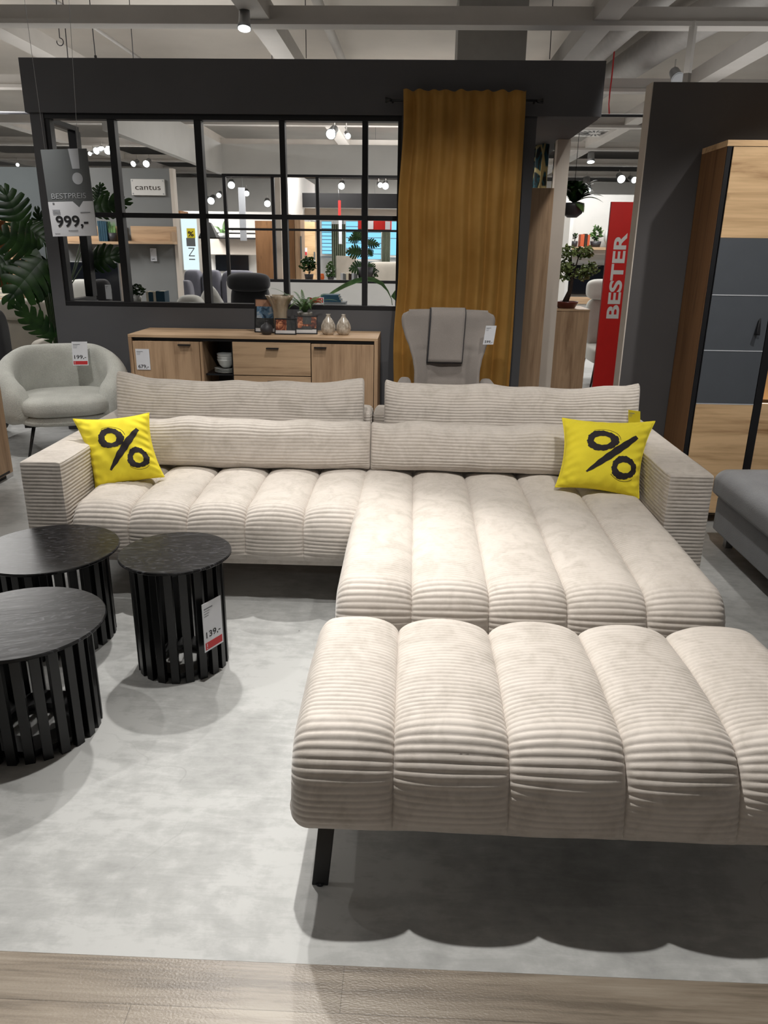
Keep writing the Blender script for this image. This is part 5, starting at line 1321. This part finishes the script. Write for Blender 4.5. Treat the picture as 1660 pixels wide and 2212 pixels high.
# ================================================================== PASSAGE ON THE RIGHT
pc_ = thing('patterned_curtain', 'teal and gold patterned curtain beside the white post', 'curtain', (1.27, 8.4, 0))
G = []
for i in range(141):
    f = i/140; y = 7.95+1.5*f
    G.append([(1.20+.06*math.sin(f*60)+.02*math.sin(f*23)-.02, y, z) for z in np.linspace(.02, 2.49, 14)])
o = build('cloth', MB().grid(G), M['pattern'], pc_, fixn=False); s_ = o.modifiers.new('t', 'SOLIDIFY'); s_.thickness = .004
G = []
for i in range(61):
    f = i/60; x = at(1163, 838, 7.9).x-.02+(.12)*f
    G.append([(x+.0, 7.90+.02*math.sin(f*30), z) for z in np.linspace(.02, 2.49, 10)])
o = build('leading_edge', MB().grid(G), M['pattern'], pc_, fixn=False); s_ = o.modifiers.new('t', 'SOLIDIFY'); s_.thickness = .004
struct('wall_passage_post', bbox(1.285, 1.405, 7.75, 7.87, 0, 2.503), M['warm_white'])
wp = thing('cupboard', 'tall knotty oak cupboard panel between charcoal column and white post', 'cupboard', (.9, 7.4, 0))
a, b = at(1150, 407, 7.2).x, at(1198, 408, 7.2).x; zt = at(1175, 406, 7.2).z
build('side_board', bbox(a-.05, b, 7.2, 7.225, 0, zt), M['oak_v'], wp, .002)
build('body', bbox(a-.35, b-.001, 7.226, 7.7, .02, zt-.005), M['oak_v'], wp)
bc_ = thing('low_cupboard', 'low knotty oak cupboard carrying the bonsai', 'cupboard', (1.6, 8.3, 0))
a, b, zt = 1.36, at(1275, 668, 8.05).x, at(1240, 668, 8.05).z
build('side_board', bbox(a, b, 8.05, 8.075, 0, zt-.021), M['oak_v'], bc_, .001)
build('top_board', bbox(a-.01, b+.003, 8.045, 8.56, zt-.02, zt), M['oak_h'], bc_, .002)
build('body', bbox(a+.01, b-.002, 8.076, 8.55, .03, zt-.021), M['oak_v'], bc_)
bz = thing('bonsai', 'bonsai tree with bent trunk in a dark red dish on the low oak cupboard', 'plant', (at(1222, 660, 8.2).x, 8.2, zt))
bx = at(1224, 660, 8.2).x
build('dish', MB().lathe([(0, 0), (.085, 0), (.115, .055), (.118, .068), (.108, .068), (.10, .05), (0, .048)], (bx, 8.2, zt), 32), M['terracotta'], bz)
tr = [Vector((bx-.02, 8.2, zt+.04))]+[at(x, y, 8.2) for x, y in ((1232, 628), (1236, 605), (1233, 588), (1240, 568))]
build('trunk', MB().tube(tr, [.034, .022, .018, .014, .008], 10), M['bark'], bz)
for x, y in ((1220, 575), (1228, 545), (1262, 545), (1275, 580), (1258, 592), (1218, 592)):
    e = at(x, y, 8.2+random.uniform(-.08, .08)); b0 = tr[3] if y > 560 else tr[4]
    build('branch', MB().tube([tr[2], b0*.5+e*.5+Vector((0, 0, .02)), e], [.01, .006, .003], 6), M['bark'], bz)
    build('foliage', leafclump(e, (.10, .09, .07), 130, .026, int(x+y)), M['leaf_bonsai'], bz, fixn=False)
hf = thing('hanging_fern', 'fern in a dark bowl hanging beside the white post', 'plant', tuple(at(1238, 470, 8.6)))
hb = at(1236, 470, 8.6)
build('bowl', MB().lathe([(0, 0), (.05, 0), (.10, .04), (.118, .11), (.115, .14), (.105, .14), (.09, .06), (0, .03)], hb, 28), M['black_vase'], hf)
fern(hf, hb+Vector((0, 0, .13)), 34, .27, .24, 31, .06, 'leaf_dark')
fern(hf, hb+Vector((0, 0, .13)), 5, .2, .12, 35, .06, 'leaf_fern', dirs=[(.0, .30, .08), (-.3, .30, .02), (.3, .22, .12), (-1.2, .22, -.08), (2.2, .2, .16)])
build('cord', MB().tube([hb+Vector((0, 0, .13)), hb+Vector((0, 0, 1.4))], .003, 5), M['black_metal'], hf)
# red pillar sign
bp = thing('red_banner', 'tall red board with white upright lettering left of the right partition', 'sign', (2.1, 8.0, 0))
a, b = at(1322, 436, 8.0).x, 2.5; zt = at(1340, 436, 8.0).z
build('panel', bbox(a, b, 8.0, 8.04, 0, zt), M['red_panel'], bp)
z0, z1 = at(1320, 688, 8).z, at(1345, 503, 8).z
text('lettering', 'BESTER', M['white_paint'], bp, (at(1362, 505, 8).x-.03, 7.998, z0), (0, 0, 1), (-1, 0, 0), .115, z1-z0, .03)
text('second_lettering', 'PREIS', M['white_paint'], bp, (at(1362, 505, 8).x+.12, 7.998, z0), (0, 0, 1), (-1, 0, 0), .115, (z1-z0)*.82, .03)
struct('wall_far_right', bbox(1.9, 7.5, 15.0, 15.1, 0, 2.5), M['white_paint'])
struct('wall_far_right_side', bbox(at(1228, 560, 14.5).x-.06, at(1228, 560, 14.5).x, 14.3, 14.9, 0, 2.3), M['white_paint'])
a, b, c_, d_ = prange(1232, 534, 1340, 550, 14.7)
struct('wall_far_right_niche', bbox(a, b, 14.75, 14.99, c_, d_-.05), M['warm_white'])
one('wall_shelf', bbox(a, b, 14.6, 14.99, d_-.045, d_), M['oak_h'], 'long oak shelf on the far right white wall', 'shelf')
ob = plain('orange_book_cover', srgb(186, 84, 46), .6)
books([(1256, 1264, 506), (1265, 1270.5, 505), (1271, 1276, 507)], 14.65, d_+.001, .2, [ob, M['bark'], ob], ['left orange book on the far right oak shelf', 'dark book between the two orange books on the far oak shelf', 'right orange book on the far right oak shelf'], 'books on the far right oak shelf')
bush('potted_plant', 'spiky green plant in a black pot right of the orange books', 1287, 530, 14.75, (.10, .08, .16), 60, .055, 41, 'leaf_fern', .1, .1, zb=d_)
bush('potted_plant', 'small round topiary plant left of the orange books', 1241, 530, 14.75, (.06, .06, .06), 80, .02, 43, 'leaf_dark', .06, .1, zb=d_)
vv = one('vase', MB().lathe([(0, 0), (.06, 0), (.13, .12), (.14, .22), (.08, .33), (.04, .36), (0, .36)], (at(1320, 530, 14.75).x, 14.75, d_), 24), M['white_ceramic'], 'tall white vase at the right end of the far oak shelf', 'vase')
t2 = thing('television', 'black television on the far white wall behind the bonsai', 'television', tuple(at(1270, 640, 14.8)))
build('screen', pb(1226, 573, 1345, 636, 14.93, .06), M['dark_plastic'], t2)
t2 = thing('media_board', 'low oak media board under the television behind the bonsai', 'cabinet', tuple(at(1260, 665, 14.3)[:2])+(0,))
build('body', pb(1228, 645, 1350, 657, 14.3, .45), M['oak_h'], t2); build('base', pb(1230, 657.5, 1350, 668, 14.35, .38, True), M['white_paint'], t2)
rc2 = thing('recliner_chair', 'pale grey armchair on black legs half hidden by the red board', 'armchair', tuple(at(1300, 750, 9.8)[:2])+(0,))
a, b = at(1268, 640, 9.8).x, at(1345, 640, 9.8).x
build('headrest', pad(a, b, 9.75, 9.95, at(1290, 648, 9.8).z, at(1290, 603, 9.8).z, 3.5), M['light_fabric'], rc2)
build('backrest', pad(a+.03, b, 9.8, 10.0, .42, at(1290, 646, 9.8).z, 5), M['light_fabric'], rc2)
build('seat', pad(a+.02, b, 9.2, 9.85, .26, .46, 5), M['light_fabric'], rc2)
for x in (a+.06, b-.06):
    for y in (9.25, 9.85): build('leg', MB().tube([(x, y, .28), (x-.04, y-.03, 0)], [.016, .01], 8), M['black_metal'], rc2)

# ================================================================== OVERHEAD
struct('wall_pillar', bbox(.38, 1.06, 8.7, 9.3, 2.9, 3.95), plain('grey_pillar', srgb(150, 148, 144), .9, var=.04))
def pipe(name, label, path, r, mat, cat='pipe', n=20, ribs=0, group=None):
    if ribs:
        P_ = [Vector(p) for p in path]; pts = []; rs_ = []
        tot = sum((P_[i+1]-P_[i]).length for i in range(len(P_)-1)); N = int(tot/.035)
        cum = [0]
        for i in range(len(P_)-1): cum.append(cum[-1]+(P_[i+1]-P_[i]).length)
        for k in range(N+1):
            d = tot*k/N
            i = min(len(P_)-2, max(j for j in range(len(cum)) if cum[j] <= d+1e-9)) if d < tot else len(P_)-2
            f = (d-cum[i])/(cum[i+1]-cum[i]); pts.append(P_[i]*(1-f)+P_[i+1]*f); rs_.append(r*(1 if k % 2 else .94))
        return one(name, MB().tube(pts, rs_, 24), mat, label, cat, group)
    return one(name, MB().tube(path, r, n), mat, label, cat, group)
pipe('flexible_duct', 'wide ribbed flexible air duct above the right partition', [(3.2, 6.2, 3.72), (2.95, 7.6, 3.70), (2.65, 9.2, 3.68), (2.5, 11.0, 3.66), (2.3, 13.5, 3.62)], .17, M['duct'], 'duct', ribs=1)
pipe('air_duct', 'smooth straight air duct left of the ribbed one under the ceiling', [(2.25, 6.0, 3.72), (1.95, 13.5, 3.72)], .11, M['duct'], 'duct')
pipe('sprinkler_pipe', 'thin pipe running back under the ceiling right of the canopy', [(1.9, 5.5, 3.80), (1.6, 16, 3.80)], .03, M['duct'])
pipe('conduit', 'thin grey conduit above the left end of the partition', [(-3.3, 3.5, 3.62), (-3.3, 15, 3.62)], .018, M['duct'])
pipe('conduit', 'paired grey conduits running back above the middle of the fascia', [(-1.0, 5.5, 3.75), (-.95, 12, 3.75)], .05, M['beam'])
pipe('cable_tray', 'dark cable bundle along the first cross beam', [(-6, 7.05, 3.52), (-.9, 7.05, 3.52)], .022, M['black_vase'], 'cable')
pipe('sprinkler_pipe', 'long grey pipe crossing in front of the white bulkhead', [(-6, 9.6, 2.95), (4, 9.6, 2.98)], .016, M['black_vase'])
pipe('cable', 'red cable hanging beside the right end of the canopy', [Vector((at(1322, 170, 9.7).x, 9.7, 3.94)), at(1322, 170, 9.7), at(1318, 200, 9.7), at(1316, 225, 9.7), at(1317, 250, 9.7)], .008, M['red_ink'], 'cable')
one('ceiling_strut', bbox(2.17, 2.24, 7.2, 7.27, 2.44, 3.262), M['beam'], 'pale vertical strut standing on the right partition', 'strut') if False else one('ceiling_strut', MB().tube([(2.205, 7.19, 3.30), (2.205, 7.19, 2.6)], .033, 4, True, False), M['beam'], 'pale vertical strut hanging behind the right partition', 'strut')
for lb, (x0, y0, x1, y1), Y in (('thin suspension rod with hook above the left of the fascia', (129, 52, 129, 82), 7.6), ('longest suspension rod above the left of the fascia', (143, 52, 147, 127), 7.5), ('suspension cable with dark toggle above the fascia', (198, 52, 206, 120), 7.6),
        ('short suspension rod left of the downlight', (287, 84, 288, 126), 8.5), ('suspension rod right of the downlight', (661, 52, 662, 126), 7.6), ('short dark rod beside the diagonal beam', (588, 106, 588, 128), 9.0), ('thin rod in front of the white ceiling panel at right', (1189, 60, 1188, 128), 7.7)):
    a = at(x0, y0, Y); b = at(x1, y1, Y); a = Vector((a.x, Y, 3.945))
    t = thing('suspension_rod', lb, 'rod', tuple(b)); build('rod', MB().tube([a, b], .004, 6), M['black_vase'], t)
    if 'hook' in lb: build('hook', MB().tube([b+Vector((.03*math.sin(k*.5), 0, -.03+.03*math.cos(k*.5)-.02*0)) for k in range(11)], .004, 6), M['black_vase'], t)
    if 'toggle' in lb: build('toggle', MB().tube([b, b+Vector((.005, 0, -.04))], .012, 8), M['black_vase'], t)
df = thing('ceiling_diffuser', 'square white swirl air diffuser seen through the gap at right', 'air vent', tuple(at(1285, 292, 13.9)))
dc = at(1285, 291, 13.9)
build('plate', bbox(dc.x-.38, dc.x+.38, 13.5, 14.3, dc.z+.02, dc.z+.05), M['white_paint'], df)
vn = MB()
for k in range(24):
    an = 2*PI*k/24; c1, s1 = math.cos(an), math.sin(an); r0, r1 = .10, .31
    ww = .018
    vn.add([(dc.x+c1*r0-s1*ww*.5, 13.9+s1*r0+c1*ww*.5, dc.z+.018), (dc.x+c1*r0+s1*ww*.5, 13.9+s1*r0-c1*ww*.5, dc.z+.018), (dc.x+c1*r1+s1*ww, 13.9+s1*r1-c1*ww, dc.z+.018), (dc.x+c1*r1-s1*ww, 13.9+s1*r1+c1*ww, dc.z+.018)], [(0, 1, 2, 3)])
build('slots', vn, M['black_frame'], df, fixn=False)
# spotlights
def make_spot(label, px, py, Y, s=1.0, loc=None, aim=(0, -.6, -1), st=None):
    if Y > 9.7:
        d = ray(px, py); Yz = min(19.0, 3.1/max(.01, d.z/d.y)*.5); Yz = max(Y, min(19.0, (3.12-HC)/(d.z/d.y))); s = s*Yz/14; Y = Yz
    s *= .85
    p = Vector(loc) if loc else at(px, py, Y); aim = Vector(aim).normalized()
    t = thing('ceiling_spotlight', label, 'spotlight', tuple(p), 0, 'ceiling spotlights')
    a = p-aim*.16*s
    build('housing', MB().tube([a, p-aim*.04*s, p], [.045*s, .052*s, .06*s], 20), M['steel'], t)
    build('lens', MB().tube([p+aim*.0015, p+aim*.004], .052*s, 20), st or M['glow_white'], t)
    build('mounting_arm', MB().tube([a, a+Vector((0, 0, .12))], .008, 6), M['beam'], t)
    return t
sl = [('downlight under the first cross beam, above the fascia', 528, 62, 6.9, 1.1, (0, -.25, -1)),
 ('brightest spotlight seen through the third window column', 715, 290, 9.2, 1.15, (-.2, -1, -.5)), ('small spotlight just right of the brightest one in the window', 752, 294, 9.6, .7, (.3, -1, -.5)),
 ('bright spotlight behind the first thick window post', 233, 326, 11.5, 1.3, (0, -1, -.5)), ('elongated spotlight left of the first thick window post', 208, 326, 12, 1.2, (-.3, -1, -.4)), ('small spotlight right of the hanging price board', 194, 332, 12, .7, (-.3, -1, -.4)),
 ('bright spotlight above the brand plate', 316, 354, 11.7, 1.2, (0, -1, -.4)), ('elongated spotlight left of the one above the brand plate', 288, 354, 12, 1.0, (-.3, -1, -.4)),
 ('spotlight in the middle pane of the second window', 738, 402, 13.4, 1.2, (0, -1, -.4)), ('rightmost spotlight in the second window', 833, 402, 13.4, 1.2, (0, -1, -.4)), ('spotlight left of the rightmost one in the second window', 822, 400, 13.8, .9, (.3, -1, -.3)),
 ('spotlight at upper left of the second window', 500, 400, 13.6, 1.3, (.2, -1, -.4)), ('spotlight right of the pale blue banner', 533, 418, 15, 1.0, (.2, -1, -.4)), ('spotlight near the white far column', 578, 440, 16, 1.2, (.2, -1, -.4)),
 ('warm spotlight over the far white wall', 456, 434, 15, 1.3, (0, -1, -.4)), ('small warm spotlight over the far white wall, beside the larger', 445, 433, 15, .9, (0, -1, -.4)), ('small spotlight over the far bay, upper right', 473, 422, 15.5, .9, (0, -1, -.4)),
 ('lamp with metal shade seen in the passage gap', 1277, 350, 11.5, 1.3, (0, -.3, -1)), ('bright spotlight low in the passage gap', 1343, 387, 13, 1.4, (0, -1, -.4)), ('small spotlight at the edge of the right partition', 1371, 389, 13.5, 1.1, (.3, -1, -.3)),
 ('wide glowing lamp above the hanging fern', 1268, 411, 13, 1.6, (0, -.5, -1)), ('unlit round fitting standing above the right partition', 1466, 172, 9, 1.4, (0, -1, -.6)), ('tiny spotlight at the far left wall top', 38, 356, 11.2, .6, (.5, -1, -.3))]
for lb, x, y, Y, s_, am in sl:
    make_spot(lb, x, y, Y, s_, None, am, M['steel'] if 'unlit' in lb else None)
WORLD_ST = .07; EXPOSURE = .24

# ================================================================== LIGHT
w = bpy.data.worlds.new('hall'); scn.world = w; w.use_nodes = True
w.node_tree.nodes['Background'].inputs[0].default_value = (.95, .97, 1, 1)
w.node_tree.nodes['Background'].inputs[1].default_value = WORLD_ST
def spot(loc, tgt, power, deg, blend=.5, rad=.035, col=(1, .97, .92)):
    l = bpy.data.lights.new('spot', 'SPOT'); l.energy = power; l.spot_size = D2R(deg); l.spot_blend = blend
    l.shadow_soft_size = rad; l.color = col
    o = bpy.data.objects.new('spot_light', l); link(o); o.location = loc
    o.rotation_euler = (Vector(tgt)-Vector(loc)).to_track_quat('-Z', 'Y').to_euler(); return o
def area(loc, size, power, col=(1, .98, .95), rot=(0, 0, 0), sy=None):
    l = bpy.data.lights.new('area', 'AREA'); l.energy = power; l.size = size; l.color = col
    if sy: l.shape = 'RECTANGLE'; l.size_y = sy
    o = bpy.data.objects.new('area_light', l); link(o); o.location = loc; o.rotation_euler = rot; return o
spot((-1.09, 4.1, 3.25), (-1.05, 2.1, 0), 200, 64, .6)
spot((-.42, 2.4, 3.25), (.2, 1.6, .3), 290, 70, .9)
spot((-.77, 5.0, 3.25), (-.3, 1.4, 0), 130, 42, .4)
spot((-.39, 2.0, 3.25), (-.5, 4.2, .6), 110, 66, .7)
spot((1.0, 1.9, 3.25), (.8, 4.0, .6), 120, 68, .8)  # added twin of the spot above, brightens the sofa's right side
spot((.4, -2.4, 3.25), (.45, 1.6, .4), 40, 34, .8)  # added fill from behind the camera, lifts the footstool's front face
spot((-2.2, 2.4, 3.25), (-2.2, 2.8, 0), 60, 90, .6)
spot((-2.4, 4.4, 3.25), (-2.75, 5.8, .4), 130, 50, .7)  # added spot to light the tub chair
spot((-.3, 4.9, 3.25), (-1.0, 6.2, .9), 80, 45, .6)
spot((2.3, 3.3, 3.25), (2.0, 4.4, 1.0), 110, 60, .6)
spot((.4, 4.4, 3.25), (.3, 6.0, 1.2), 60, 60, .7)
spot((1.7, 5.9, 3.2), (2.0, 8.0, 1.1), 90, 60, .8)  # added spot that brightens the red board in the passage
for (x, y, p) in ((0, 8.6, 60), (-2, 13.5, 120), (2.5, 10.5, 50), (-5.5, 9, 110), (-5, 5, 25), (3, 13.5, 70), (0, 18, 180), (-5, 15, 180)):
    area((x, y, 3.2), 1.4, p)
for (x, y, p) in ((-2.5, 8.8, 14), (3.2, 8.0, 9), (-6, 9, 18), (0, 14, 36), (-3, 4.5, 7), (2.5, 4.5, 6), (0, 3, 6)):
    area((x, y, 2.93), 2.6, p, rot=(PI, 0, 0))  # added upward fill, unseen from below, to brighten ceiling and beams
scn.view_settings.view_transform = 'Standard'; scn.view_settings.look = 'None'; scn.view_settings.gamma = 1
scn.view_settings.use_curve_mapping = False
scn.view_settings.exposure = EXPOSURE
